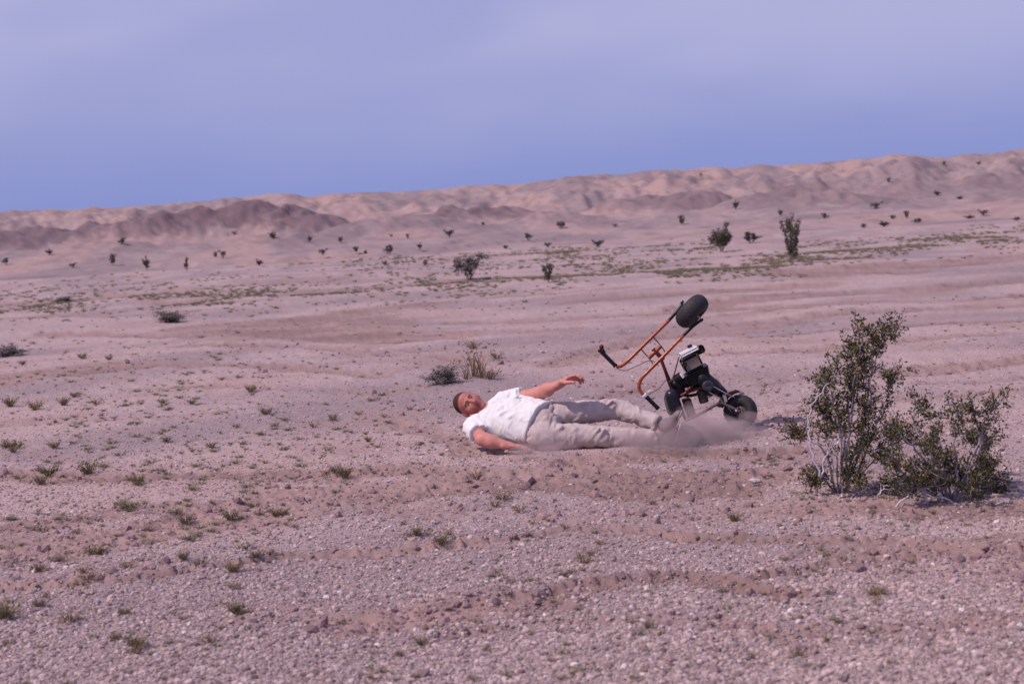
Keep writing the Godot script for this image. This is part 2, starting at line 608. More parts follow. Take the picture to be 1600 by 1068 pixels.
	for e in [[1120, 492, 1700, 448, 0.5], [1180, 600, 1720, 545, 0.6], [980, 520, 1260, 500, 0.45], [1120, 560, 1300, 548, 0.5], [1300, 610, 1700, 585, 0.55], [700, 470, 1000, 452, 0.45], [1200, 440, 1700, 408, 0.5], [1060, 640, 1330, 622, 0.5], [640, 520, 900, 512, 0.35], [260, 545, 700, 552, 0.45], [200, 610, 560, 606, 0.45], [60, 520, 420, 528, 0.4], [-40, 500, 300, 486, 0.5], [560, 560, 820, 566, 0.4]]:
		stroke([[e[0], e[1]], [lerpf(e[0], e[2], .35), lerpf(e[1], e[3], .35) - 2.0], [lerpf(e[0], e[2], .7), lerpf(e[1], e[3], .7) + 2.0], [e[2], e[3]]], 0.13, 0.02, e[4] + 0.15)
	stroke([[660, 850], [720, 800], [840, 770]], 0.10, 0.006, 0.4)
	stroke([[850, 770], [848, 800], [842, 830]], 0.07, 0.004, 0.4)
	var cs := PackedColorArray()
	cs.resize(height.size())
	var n_patch := noise(0.7, 31, 4)
	var n_grain := noise(9.0, 32, 3)
	var n_tone := noise(0.16, 33, 3)
	for r in dists.size():
		var d := dists[r]
		for c in w:
			var o := r * w + c
			var x := sin(thetas[c]) * d
			var z := -cos(thetas[c]) * d
			var h := base_h(x, z, d) + hill_h(x, z) + groove[o] * (1.0 + 0.5 * n_small.get_noise_2d(x * 1.7, z * 1.7))
			var m := dirt[o]
			if m > 0.25 and d < 16.0:
				h += 0.034 * (m - 0.25) * n_grain.get_noise_2d(x * 1.1, z * 1.6)
			height[o] = h
			var grain := n_grain.get_noise_2d(x, z)
			var patch := n_patch.get_noise_2d(x * 0.6, z * 1.2)
			var share := clampf(smoothstep(0.15, 0.85, m * 0.95 + 0.42 * grain + 0.30 * patch) * 0.92 + smoothstep(0.05, 0.50, patch + 0.40 * grain) * 0.70, 0.0, 1.0)
			dirt[o] = maxf(share, 0.0)
			var tone := n_tone.get_noise_2d(x, z * 1.6)
			var col := PALE.lerp(GREY, clampf(0.30 - tone * 2.0, 0.0, 1.0)).lerp(ROSE, clampf(tone * 1.3 - 0.1, 0.0, 0.7))
			col = col.lerp(SOIL.lerp(ROSE, clampf(0.3 + patch, 0.0, 0.55)), share)
			cs[o] = col * (1.0 + 0.13 * grain)
			cs[o].a = 1.0
	var g := MeshInstance3D.new()
	g.name = "ground"
	g.mesh = grid_mesh(dists, thetas, height, cs)
	g.material_override = earth
	g.set_meta("kind", "structure")
	add_child(g)

func build_hills() -> void:
	var cols := PackedFloat32Array()
	var th := -PI
	while th < -DENSE - 0.03:
		cols.append(th)
		th += 0.05
	var n := 520
	for k in n:
		cols.append(-DENSE + 2.0 * DENSE * k / (n - 1))
	th = DENSE + 0.05
	while th < PI - 0.02:
		cols.append(th)
		th += 0.05
	cols.append(PI)
	var rows := PackedFloat32Array([92.0])
	var d := 92.0
	while d < 236.0:
		d += 0.9 if d < 225.0 else 2.5
		rows.append(d)
	for e in [250.0, 290.0, 380.0, 600.0, 1200.0, 3000.0]:
		rows.append(e)
	var w := cols.size()
	var hs := PackedFloat32Array()
	hs.resize(w * rows.size())
	var cs := PackedColorArray()
	cs.resize(hs.size())
	var n_tone := noise(0.06, 51, 4)
	var n_grain := noise(0.8, 52, 3)
	var n_blot := noise(0.22, 53, 3)
	for r in rows.size():
		for c in w:
			var x := sin(cols[c]) * rows[r]
			var z := -cos(cols[c]) * rows[r]
			var o := r * w + c
			hs[o] = hill_h(x, z) + base_h(x, z, rows[r])
			if r == 0: hs[o] = base_h(x, z, rows[r]) + hill_h(x, z)
			var tone := n_tone.get_noise_2d(x, z * 0.6)
			var g := n_grain.get_noise_2d(x, z)
			var col := GREY.lerp(PALE, clampf(0.50 + tone * 2.2, 0.0, 1.0))
			col = col.lerp(ROSE, 0.8 * smoothstep(0.02, 0.22, tone + 0.2 * g))
			# the darker clay of the separate mounds
			var clay := 0.0
			for m in mounds:
				var dx: float = (x - m[0]) / m[3]
				var dz: float = (z - m[1]) / m[4]
				var q := dx * dx + dz * dz
				if q < 4.0:
					clay = maxf(clay, m[5] * (1.0 - smoothstep(0.25, 1.0, q + 0.9 * tone + 0.35 * g)))
			col = col.lerp(Color(0.195, 0.128, 0.148), clay)
			var blot := n_blot.get_noise_2d(x, z * 0.5)
			col = col.lerp(Color(0.235, 0.165, 0.180), smoothstep(0.12, 0.42, blot + 0.25 * g) * 0.5)
			cs[o] = col * (0.92 + 0.20 * g)
			cs[o].a = 1.0
	var h := MeshInstance3D.new()
	h.name = "hills"
	h.mesh = grid_mesh(rows, cols, hs, cs)
	h.material_override = earth
	h.set_meta("kind", "structure")
	add_child(h)

var earth: StandardMaterial3D

# ------------------------------------------------------------------ gravel
func pebble(sd: int, flat := 0.7) -> ArrayMesh:
	var r := RandomNumberGenerator.new()
	r.seed = sd
	var g := Geo.new()
	var f := (1.0 + sqrt(5.0)) / 2.0
	for p in [[-1, f, 0], [1, f, 0], [-1, -f, 0], [1, -f, 0], [0, -1, f], [0, 1, f], [0, -1, -f], [0, 1, -f], [f, 0, -1], [f, 0, 1], [-f, 0, -1], [-f, 0, 1]]:
		var q := Vector3(p[0], p[1], p[2]).normalized() * r.randf_range(0.72, 1.15)
		g.vert(Vector3(q.x * 1.15, q.y * flat, q.z * 0.9))
	for t in [[0, 11, 5], [0, 5, 1], [0, 1, 7], [0, 7, 10], [0, 10, 11], [1, 5, 9], [5, 11, 4], [11, 10, 2], [10, 7, 6], [7, 1, 8], [3, 9, 4], [3, 4, 2], [3, 2, 6], [3, 6, 8], [3, 8, 9], [4, 9, 5], [2, 4, 11], [6, 2, 10], [8, 6, 7], [9, 8, 1]]:
		g.tri(t[0], t[1], t[2])
	return g.mesh(Vector3.ZERO, false)

func scatter(called: String, label: String, m: Mesh, material: Material, spots: Array) -> void:
	var mm := MultiMesh.new()
	mm.transform_format = MultiMesh.TRANSFORM_3D
	mm.use_colors = true
	mm.mesh = m
	mm.instance_count = spots.size()
	var buf := PackedFloat32Array()
	buf.resize(spots.size() * 16)
	for k in spots.size():
		var s: Array = spots[k]
		var b: Basis = s[1]
		var p: Vector3 = s[0]
		var c: Color = s[2]
		var o := k * 16
		buf[o] = b.x.x; buf[o + 1] = b.y.x; buf[o + 2] = b.z.x; buf[o + 3] = p.x
		buf[o + 4] = b.x.y; buf[o + 5] = b.y.y; buf[o + 6] = b.z.y; buf[o + 7] = p.y
		buf[o + 8] = b.x.z; buf[o + 9] = b.y.z; buf[o + 10] = b.z.z; buf[o + 11] = p.z
		buf[o + 12] = c.r; buf[o + 13] = c.g; buf[o + 14] = c.b; buf[o + 15] = 1.0
	mm.buffer = buf
	var o := MultiMeshInstance3D.new()
	o.name = numbered(called)
	o.multimesh = mm
	o.material_override = material
	tag(o, label, "gravel" if called == "gravel" else "weeds" if called == "ground_cover" else "clods", "", "stuff")
	add_child(o)

func stone_color() -> Color:
	var t := rng.randf()
	var k := rng.randf_range(0.66, 1.14)
	if t < 0.05: return Color(0.58, 0.48, 0.48) * k
	if t < 0.22: return Color(0.23, 0.155, 0.148) * k
	if t < 0.50: return Color(0.34, 0.255, 0.262) * k
	return Color(0.45, 0.33, 0.325) * k

func build_gravel() -> void:
	var sets := [[], [], []]
	var total := 230000
	for n in total:
		var u := rng.randf_range(-140, 1740)
		var v := 480.0 + 640.0 * pow(rng.randf(), 0.62)
		var p := flat_hit(u, v)
		var d := Vector2(p.x, p.z).length()
		if d > 24.0: continue
		var m := dirt_at(p.x, p.z)
		if rng.randf() < m * 0.85: continue
		var r := 0.0027 * exp(absf(rng.randfn(0.0, 0.66)))
		r = minf(r, 0.017) * (1.05 + 0.01 * d)
		p.y = gh(p.x, p.z) + r * 0.12
		var b := Basis.from_euler(Vector3(rng.randf_range(-.4, .4), rng.randf() * TAU, rng.randf_range(-.4, .4))).scaled(Vector3.ONE * r)
		sets[n % 3].append([p, b, stone_color()])
	var m := mat(Color(1, 1, 1), 0.9, 0.0, true)
	for k in 3:
		scatter("gravel", ["pale loose gravel strewn over the flat", "grey and white grit between the tracks", "mixed small stones over the sandy soil"][k], pebble(70 + k), m, sets[k])
	# crumbs of turned earth along the tracks and round the fall
	var clods := []
	for n in 26000:
		var u := rng.randf_range(-100, 1700)
		var v := rng.randf_range(540, 1080)
		var p := flat_hit(u, v)
		var mm := dirt_at(p.x, p.z)
		if rng.randf() > mm * 0.8: continue
		var d := Vector2(p.x, p.z).length()
		var r := minf(0.0045 * exp(absf(rng.randfn(0.0, 0.75))), 0.035) * (0.8 + 0.03 * d)
		p.y = gh(p.x, p.z) + r * 0.1
		clods.append([p, Basis.from_euler(Vector3(rng.randf() * 6, rng.randf() * 6, rng.randf() * 6)).scaled(Vector3.ONE * r), Color(0.30, 0.195, 0.20).lerp(Color(0.20, 0.13, 0.14), rng.randf()) * rng.randf_range(0.85, 1.2)])
	scatter("loose_soil", "brown crumbs of earth thrown up along the wheel tracks", pebble(80, 0.85), m, clods)

# ------------------------------------------------------------------ plants
func leaf(g: Geo, p: Vector3, dir: Vector3, side: Vector3, l: float, w: float) -> void:
	var a := g.vert(p)
	var b := g.vert(p + dir * l * 0.5 + side * w)
	var c := g.vert(p + dir * l)
	var d := g.vert(p + dir * l * 0.5 - side * w)
	g.quad(a, b, c, d)
func rdir(r: RandomNumberGenerator) -> Vector3:
	return Vector3(r.randfn(), r.randfn(), r.randfn()).normalized()

func tuft(sd: int, kind: int) -> ArrayMesh:      # about 0.1 m high
	var r := RandomNumberGenerator.new()
	r.seed = sd
	var g := Geo.new()
	var blades: int = [60, 40, 26, 80, 44][kind]
	for n in blades:
		var a := r.randf() * TAU
		var out := Vector3(cos(a), 0, sin(a))
		var base := out * r.randf() * 0.03
		var l: float = r.randf_range(0.05, 0.11) * [1.0, 1.0, 1.7, 0.6, 0.9][kind]
		var lean: float = r.randf_range(0.15, 1.0) * [1.0, 1.3, 0.6, 2.2, 1.6][kind]
		var dir := (Vector3.UP + out * lean).normalized()
		var side := dir.cross(out).normalized()
		if side.length() < 0.5: side = Vector3.RIGHT
		var green := Color(0.115, 0.112, 0.058).lerp(Color(0.185, 0.16, 0.085), r.randf())
		var dry := Color(0.23, 0.145, 0.085).lerp(Color(0.32, 0.215, 0.165), r.randf())
		g.ink = green.lerp(dry, [0.18, 0.75, 1.0, 0.4, 0.3][kind] if r.randf() < 0.8 else 0.6)
		if kind == 4: g.ink = Color(0.205, 0.190, 0.105).lerp(Color(0.29, 0.235, 0.165), r.randf())
		var mid: Vector3 = base + dir * l * 0.55
		var tip: Vector3 = mid + (dir + out * 0.5 - Vector3.UP * 0.1).normalized() * l * 0.5
		var w := 0.0022
		var i0 := g.vert(base - side * w); var i1 := g.vert(base + side * w)
		var i2 := g.vert(mid + side * w * 0.8); var i3 := g.vert(mid - side * w * 0.8)
		var i4 := g.vert(tip)
		g.quad(i0, i1, i2, i3); g.tri(i3, i2, i4)
		if kind != 2:
			for q in 3:
				leaf(g, base.lerp(tip, 0.35 + 0.25 * q), (dir + rdir(r) * 0.8).normalized(), rdir(r), 0.016, 0.004)
		elif r.randf() < 0.7:
			for q in 4:
				leaf(g, tip, rdir(r), rdir(r), 0.014, 0.004)
	return g.mesh(Vector3.ZERO, false, false)

# one stem with side twigs along guide points; leaf spots go to `spots`
func grow(g: Geo, r: RandomNumberGenerator, guide: Array, r0: float, twigs: int, reach: float, spots: Array, from := 0.25) -> void:
	var line := spline(guide, 5)
	for k in range(1, line.size()):
		line[k] += rdir(r) * r0 * 1.2
	var radii := []
	for k in line.size():
		radii.append(lerpf(r0, r0 * 0.3, float(k) / (line.size() - 1)))
	g.tube(line, radii, 6)
	for n in twigs:
		var t := lerpf(from, 1.0, sqrt(r.randf()))
		var k := clampi(int(t * (line.size() - 1)), 1, line.size() - 1)
		var p: Vector3 = line[k]
		var dir: Vector3 = ((line[k] - line[k - 1]).normalized() * 0.5 + rdir(r) * 0.9 + Vector3.UP * 0.35).normalized()
		var l := reach * r.randf_range(0.4, 1.0)
		var mid: Vector3 = p + dir * l * 0.5 + rdir(r) * l * 0.08
		var tip: Vector3 = p + dir * l + Vector3.UP * l * 0.12
		g.tube([p, mid, tip], [r0 * 0.28, r0 * 0.2, r0 * 0.1], 4)
		for q in 5:
			spots.append([p.lerp(mid, 0.4).lerp(tip, float(q) / 4.0), dir])

func foliage(g: Geo, r: RandomNumberGenerator, spots: Array, per: int, spread: float, l: float, cols: Array) -> void:
	for s in spots:
		for n in per:
			g.ink = (cols[r.randi() % cols.size()] as Color) * r.randf_range(0.7, 1.25)
			leaf(g, s[0] + rdir(r) * spread * r.randf(), (rdir(r) + s[1] * 0.6).normalized(), rdir(r), l * r.randf_range(0.6, 1.2), l * 0.28)

func bush_from(called: String, label: String, base: Vector3, guides: Array, depth: float, twigs: int, reach: float, per: int, sd: int, bare: Array) -> void:
	var r := RandomNumberGenerator.new()
	r.seed = sd
	var t := thing(called, label, "bush", base)
	var spots := []
	for gd in guides:
		var pts := []
		var off := r.randf_range(-0.22, 0.22)
		var n: int = gd.size()
		for k in n:
			var f := float(k) / (n - 1)
			var p := px(1220 + gd[k][0] / 3.142, 480 + gd[k][1] / 3.142, depth + off * f + r.randf_range(-.02, .02))
			if k == 0: p = base + Vector3(p.x - base.x, -0.02, r.randf_range(-.05, .05))
			pts.append(p)
		var g := Geo.new()
		g.ink = Color(0.36, 0.30, 0.35)
		grow(g, r, pts, r.randf_range(0.005, 0.009), twigs, reach, spots)
		part("stem", g, bark, t)
	for gd in bare:
		var pts := []
		for k in gd.size():
			pts.append(px(1220 + gd[k][0] / 3.142, 480 + gd[k][1] / 3.142, depth - 0.12))
		pts[0].y = maxf(gh(pts[0].x, pts[0].z), 0.0) - 0.01 if pts[0].y < 0.12 else pts[0].y
		var g := Geo.new()
		g.ink = Color(0.50, 0.43, 0.50)
		var none := []
		grow(g, r, pts, 0.007, 5, 0.10, none)
		part("bare_stem", g, bark, t)
	var f := Geo.new()
	foliage(f, r, spots, per, 0.032, 0.0205, [Color(0.062, 0.068, 0.036), Color(0.048, 0.055, 0.034), Color(0.080, 0.076, 0.036), Color(0.115, 0.090, 0.034)])
	tag(part("foliage", f, leafy, t, false, false), "", "", "", "stuff")
	var fl := Geo.new()
	for s in spots:
		if r.randf() < 0.30:
			fl.ink = Color(0.36, 0.21, 0.05).lerp(Color(0.28, 0.15, 0.05), r.randf())
			for q in 3:
				leaf(fl, s[0] + rdir(r) * 0.02, rdir(r), rdir(r), 0.013, 0.005)
	tag(part("blossom", fl, leafy, t, false, false), "", "", "", "stuff")

# a generic bush one metre high and one wide, for duplicating
func bush_model(sd: int, called: String, stems: int, twigs: int, per: int, openness: float, tint: float, low := false) -> Node3D:
	var r := RandomNumberGenerator.new()
	r.seed = sd
	var t := Node3D.new()
	t.name = called
	var spots := []
	var g := Geo.new()
	g.ink = Color(0.22, 0.17, 0.18)
	for n in stems:
		var a := TAU * n / stems + r.randf_range(-.5, .5)
		var out := Vector3(cos(a), 0, sin(a)) * r.randf_range(0.05, 0.48)
		var h := r.randf_range(0.15 if low else 0.45, 0.95)
		grow(g, r, [Vector3(out.x * .08, -0.03, out.z * .08), out * 0.45 + Vector3.UP * h * 0.45, out + Vector3.UP * h], 0.012, twigs, openness, spots, 0.0 if low else 0.25)
	part("trunk", g, bark, t)
	var f := Geo.new()
	foliage(f, r, spots, per * 2, 0.16 if low else 0.10, 0.07 if low else 0.085, [Color(0.110, 0.106, 0.078).lerp(Color(0.165, 0.145, 0.140), tint), Color(0.085, 0.088, 0.066).lerp(Color(0.135, 0.120, 0.120), tint), Color(0.140, 0.125, 0.090).lerp(Color(0.19, 0.165, 0.155), tint)])
	tag(part("foliage", f, leafy, t, false, false), "", "", "", "stuff")
	return t

var bark: StandardMaterial3D
var leafy: StandardMaterial3D

func build_bushes() -> void:
	bush_from("creosote_bush", "tall dark green desert bush with yellow specks and pale grey stems", hit(1315, 770),
		[[[285, 905], [250, 760], [225, 600], [235, 420], [185, 365]], [[300, 905], [330, 700], [345, 500], [375, 300], [405, 160], [400, 85]], [[305, 905], [380, 750], [430, 600], [440, 400], [450, 250], [460, 150]],
		[[310, 905], [400, 600], [450, 300], [490, 190], [535, 125], [575, 140]], [[310, 905], [420, 720], [490, 520], [530, 410], [550, 330]], [[300, 905], [440, 770], [530, 680], [600, 620]], [[285, 910], [220, 850], [150, 870]],
		[[290, 905], [210, 700], [110, 640], [55, 610]], [[300, 905], [300, 700], [270, 520], [250, 400], [265, 270]], [[300, 905], [310, 700], [300, 560], [330, 420], [340, 350]], [[305, 905], [360, 760], [400, 640], [420, 540], [400, 450]],
		[[295, 905], [270, 720], [220, 560], [180, 470]], [[300, 905], [370, 700], [420, 480], [415, 330], [425, 220]], [[305, 905], [340, 800], [390, 700], [470, 640]], [[300, 905], [320, 780], [300, 640], [260, 560]],
		[[300, 905], [330, 650], [360, 420], [350, 260], [350, 190]], [[305, 910], [330, 860], [380, 830]]],
		7.85, 21, 0.12, 7, 401, [[[200, 835], [160, 720], [140, 600], [145, 500], [215, 400], [290, 330]], [[205, 830], [210, 750], [240, 700]], [[470, 950], [490, 900], [525, 870]]])
	bush_from("creosote_bush", "low sprawling dark green desert bush with open sprigs and bare twigs", hit(1478, 780),
		[[[790, 925], [730, 800], [690, 680], [655, 540], [670, 440]], [[810, 930], [800, 780], [760, 620], [710, 500]], [[850, 935], [870, 800], [850, 640], [870, 520]], [[860, 935], [940, 800], [960, 700], [945, 640]],
		[[870, 940], [980, 850], [1055, 770]], [[850, 935], [960, 700], [1000, 560], [1060, 490], [1095, 440]], [[800, 935], [700, 890], [610, 830], [540, 700]], [[865, 945], [1000, 940], [1095, 915]], [[850, 940], [900, 860], [990, 790]],
		[[850, 940], [830, 830], [800, 720]], [[840, 940], [780, 850], [700, 790]], [[860, 940], [880, 860], [930, 800]], [[855, 940], [900, 900], [960, 890]], [[840, 940], [800, 880], [770, 830]], [[850, 940], [960, 760], [1040, 640]], [[820, 940], [640, 880], [520, 800], [470, 730]], [[830, 940], [700, 870], [620, 770]], [[830, 945], [640, 920], [520, 880]], [[840, 945], [720, 900], [640, 860]], [[860, 945], [960, 920], [1060, 850]],
		[[820, 940], [760, 740], [750, 640]], [[800, 940], [720, 760], [600, 640], [560, 600]], [[850, 940], [980, 700], [960, 560], [930, 480]]],
		7.60, 15, 0.115, 7, 402, [[[720, 865], [680, 820], [640, 790]], [[860, 945], [760, 930], [650, 990]], [[560, 990], [660, 905], [760, 870]]])
	# scrub on the flat and on the hillside; read off the photograph: x, y of the foot, height and width in pixels
	var models := [bush_model(1, "desert_bush", 9, 6, 5, 0.24, 0.15), bush_model(2, "desert_bush", 7, 6, 6, 0.25, 0.3), bush_model(3, "desert_bush", 10, 4, 4, 0.26, 1.0), bush_model(4, "desert_bush", 6, 6, 6, 0.3, 0.2), bush_model(5, "desert_bush", 18, 9, 2, 0.30, 1.0, true)]
	var far := [[77, 398, 9, 13], [9, 413, 10, 14], [114, 418, 9, 14], [177, 414, 17, 12], [229, 422, 21, 13], [191, 381, 9, 15], [366, 366, 6, 9], [425, 372, 9, 14], [484, 378, 10, 10], [532, 379, 9, 10], [348, 404, 16, 11], [337, 402, 9, 8],
		[405, 415, 10, 15], [292, 424, 21, 9], [505, 401, 12, 15], [556, 395, 9, 13], [571, 398, 8, 7], [609, 397, 14, 18], [611, 371, 7, 6], [637, 373, 8, 7], [656, 390, 9, 11], [665, 415, 9, 10], [601, 415, 9, 10], [790, 389, 6, 12],
		[755, 352, 6, 8], [877, 356, 10, 20], [961, 355, 7, 9], [1065, 351, 15, 12], [1220, 337, 10, 10], [1289, 342, 9, 14], [1370, 326, 13, 20], [1417, 341, 12, 11], [1382, 354, 9, 20], [1435, 348, 7, 20], [1537, 337, 12, 16],
		[1350, 356, 7, 12], [1465, 305, 7, 14], [1476, 258, 6, 7], [1530, 257, 6, 10], [1389, 284, 6, 9], [1500, 311, 5, 12], [825, 377, 10, 16], [856, 386, 9, 16], [1395, 342, 6, 12], [1515, 341, 5, 22], [1590, 345, 6, 14], [1095, 274, 5, 7]]
	for k in far.size():
		var f: Array = far[k]
		var rise: float = 350.0 - (f[0] - 800.0) * 0.0612 - f[1]
		var where := "on the pale hill face" if rise > 10 else "on the hill apron" if rise > -22 else "on the flat below the hills"
		if f[0] < 560: where = "on the slope under the dark clay mound" if rise > -22 else "on the flat below the dark clay mound"
		elif f[0] < 800: where += " under the ridge notch"
		elif f[0] > 1300: where += " beyond the green strip"
		place_bush(models[k % 4], f, ("tall narrow" if f[2] > f[3] * 1.2 else "wide low" if f[3] > f[2] * 1.6 else "round") + (" tiny" if f[2] < 8 else "") + [" dark green", " olive", " grey", " brownish green"][k % 4] + " bush " + where, "scrub bushes on the hillside")
	place_bush(models[2], [702, 370, 14, 19], "round grey scrub bush alone on the pale hillside below the notch", "")
	place_bush(models[0], [1150, 327, 14, 12], "compact dark green bush high on the pale hill slope", "")
	place_bush(models[2], [935, 386, 14, 24], "leaning grey brush clump at the foot of the hills", "")
	place_bush(models[2], [735, 437, 47, 56], "large grey green bush standing alone on the flat beyond the man", "")
	place_bush(models[3], [857, 441, 29, 26], "sparse grey brown bush beside the green weed strip", "")
	place_bush(models[0], [1128, 393, 42, 46], "broad dark bush with split crown before the hills", "")
	place_bush(models[1], [1172, 380, 17, 34], "low spreading brush next to the split crowned bush", "")
	place_bush(models[3], [1238, 413, 72, 36], "tall thin dark bush at the edge of the green strip", "")
	place_bush(models[4], [692, 599, 30, 72], "low rounded olive shrub behind the fallen man's head", "")
	place_bush(models[4], [266, 503, 20, 64], "flat grey green shrub on the gravel beside the curved track", "")
	place_bush(models[4], [14, 556, 18, 66], "flat dark shrub next to the rosy dirt patch", "")
	place_bush(models[4], [98, 473, 11, 44], "low olive shrub in the thin weed strip", "")
	for m in models: m.free()

func place_bush(model: Node3D, f: Array, label: String, group: String) -> void:
	var o: Node3D = model.duplicate()
	o.name = numbered("desert_bush")
	add_child(o, true)
	var p := hit(f[0], f[1])
	var d := (cam_basis.inverse() * (p - EYE)).z * -1.0
	o.position = p
	o.rotation.y = rng.randf() * TAU
	o.scale = Vector3(f[3] * d / FOCAL / 1.05, f[2] * d / FOCAL / 1.0, f[3] * d / FOCAL / 1.05)
	tag(o, label, "bush", group)

# what lies next to a spot, for labels
func beside(u: float, v: float) -> String:
	if u > 680 and u < 800 and v < 610: return "beside the olive shrub behind the man"
	if v < 600 and u < 500: return "near the rosy dirt patch"
	if u > 860 and u < 1080 and v < 640: return "in the furrow under the handlebars"
	if u > 460 and v > 600 and v < 700 and u < 700: return "on bare gravel near the man's head"
	if u < 460 and v < 680: return "on the weedy flat past the dirt bands"
	if u < 460 and v < 770: return "by the thin upper dirt band"
	if u < 600 and v < 850: return "on the wide brown dirt band"
	if u < 560 and v < 935: return "along the long curved wheel track"
	if u < 800 and v > 935: return "in coarse gravel below the long wheel track"
	if v < 775 and u < 850: return "in turned earth below the man's arm"
	if v < 790 and u < 1250: return "in turned earth below the man's legs"
	if u > 1250 and v < 880: return "in front of the large green bush"
	if v < 890: return "between turned earth and the wheel track"
	return "by the forked track in the coarse gravel"
func build_weeds() -> void:
	var m := [tuft(1, 0), tuft(2, 1), tuft(3, 2), tuft(4, 3), tuft(5, 0), tuft(6, 1)]
	var label := ["green weed tuft", "dry brown weed tuft", "straw coloured stalk weed", "flat olive weed", "spreading green weed", "ragged dry brown weed"]
	# kind, x, y, height in photo pixels
	var list := [[0, 365, 893, 26], [0, 430, 806, 18], [3, 440, 804, 16], [0, 287, 874, 22], [0, 361, 812, 26], [0, 8, 968, 44], [1, 107, 972, 34], [1, 12, 1008, 18], [1, 326, 1004, 26], [0, 212, 1012, 34], [1, 210, 1022, 26], [0, 215, 756, 24],
		[0, 63, 756, 22], [4, 76, 744, 30], [0, 540, 746, 28], [4, 524, 738, 20], [1, 510, 741, 16], [4, 690, 850, 26], [5, 700, 836, 14], [4, 652, 836, 22], [5, 640, 838, 14], [0, 658, 1008, 22], [1, 582, 1062, 20], [5, 600, 1050, 16],
		[0, 392, 612, 18], [1, 394, 617, 10], [0, 416, 648, 20], [1, 430, 666, 14], [0, 128, 560, 14], [0, 100, 633, 20], [0, 116, 620, 14], [0, 15, 635, 24], [0, 55, 640, 22], [1, 150, 632, 18], [1, 255, 630, 16], [1, 220, 632, 12], [0, 300, 632, 14],
		[1, 132, 895, 22], [1, 200, 887, 22], [5, 60, 893, 12], [1, 365, 920, 20], [0, 400, 870, 18], [1, 422, 865, 16], [3, 150, 865, 26], [0, 368, 957, 28], [3, 380, 960, 20], [1, 138, 905, 24], [1, 120, 920, 26], [0, 60, 948, 20],
		[1, 235, 830, 18], [1, 120, 833, 14], [3, 200, 795, 20], [0, 290, 818, 24], [1, 310, 838, 20], [4, 137, 740, 30], [3, 20, 700, 26], [0, 85, 700, 18], [0, 20, 707, 16], [1, 270, 960, 12], [1, 285, 968, 14], [0, 180, 1000, 20], [0, 195, 960, 18],
		[2, 740, 588, 54], [2, 752, 590, 46], [2, 728, 592, 34], [1, 765, 592, 30], [1, 775, 560, 20], [1, 740, 545, 24], [2, 905, 872, 24], [1, 912, 880, 24], [1, 925, 868, 20], [1, 938, 850, 14], [5, 880, 900, 20], [3, 1370, 930, 22], [5, 1375, 925, 20],
		[0, 1012, 980, 16], [1, 1030, 992, 18], [4, 1148, 814, 22], [0, 1020, 788, 12], [1, 1425, 880, 14], [1, 1420, 895, 12], [2, 1372, 948, 26], [1, 1060, 792, 10], [5, 745, 748, 22], [1, 785, 780, 26], [5, 775, 792, 20], [1, 812, 800, 22],
		[0, 520, 655, 14], [1, 560, 648, 12], [1, 600, 652, 12], [0, 575, 690, 14], [5, 640, 640, 12], [1, 490, 668, 16], [0, 330, 700, 16], [1, 370, 668, 12], [0, 260, 690, 14], [3, 60, 890, 18], [0, 35, 570, 12], [0, 170, 562, 12]]
	for k in list.size():
		var e: Array = list[k]
		var p := hit(e[1], e[2])
		var o := MeshInstance3D.new()
		o.name = numbered("weed")
		o.mesh = m[e[0]]
		o.material_override = leafy
		add_child(o, true)
		o.position = p
		o.rotation.y = k * 1.7
		var d := -(cam_basis.inverse() * (p - EYE)).z
		var s: float = e[3] * d / FOCAL / (0.16 if e[0] == 2 else 0.09 if e[0] == 3 else 0.118)
		o.scale = Vector3(s, s, s)
		tag(o, ("tiny " if e[3] < 15 else "big " if e[3] > 24 else "") + label[e[0]] + " " + beside(e[1], e[2]), "weed", ["green weeds on the gravel", "dry weeds on the gravel", "straw stalks", "flat weeds on the gravel", "green weeds on the gravel", "dry weeds on the gravel"][e[0]])
	# the thin green strips beyond the flat and the stray seedlings nobody could count
	var spots := []
	var strips := [[1080, 418, 1700, 362, 9, 620], [1230, 400, 1720, 350, 7, 420], [700, 442, 1110, 416, 10, 520], [560, 412, 900, 396, 7, 300], [820, 398, 1120, 386, 6, 260], [-60, 482, 320, 462, 9, 300], [300, 470, 700, 440, 10, 420], [380, 410, 640, 400, 8, 160],
		[-60, 470, 420, 442, 18, 260], [1000, 430, 1260, 418, 9, 260], [80, 640, 620, 660, 60, 420], [-40, 520, 400, 600, 60, 420], [-40, 720, 420, 760, 70, 220]]
	for s in strips:
		for n in int(s[5] * (3.2 if s[1] < 500 else 0.42)):
			var t := rng.randf()
			var p := flat_hit(lerpf(s[0], s[2], t), lerpf(s[1], s[3], t) + rng.randfn(0.0, s[4] * 0.95))
			var d := Vector2(p.x, p.z).length()
			if d > 90.0: continue
			if n_mid.get_noise_2d(p.x * 0.55, p.z * 0.25) + 0.35 * n_small.get_noise_2d(p.x * 0.2, p.z * 0.1) < rng.randf_range(-0.25, 0.25): continue
			p.y = gh(p.x, p.z)
			var sc := rng.randf_range(0.3, 1.1) * (0.55 + d * 0.013)
			if d < 22.0: sc = rng.randf_range(0.25, 0.7)
			spots.append([p, Basis.from_euler(Vector3(0, rng.randf() * TAU, 0)).scaled(Vector3(sc * 1.2, sc * 0.8, sc * 1.2)), Color(0.70, 0.72, 0.72).lerp(Color(1, 1, 1), rng.randf())])
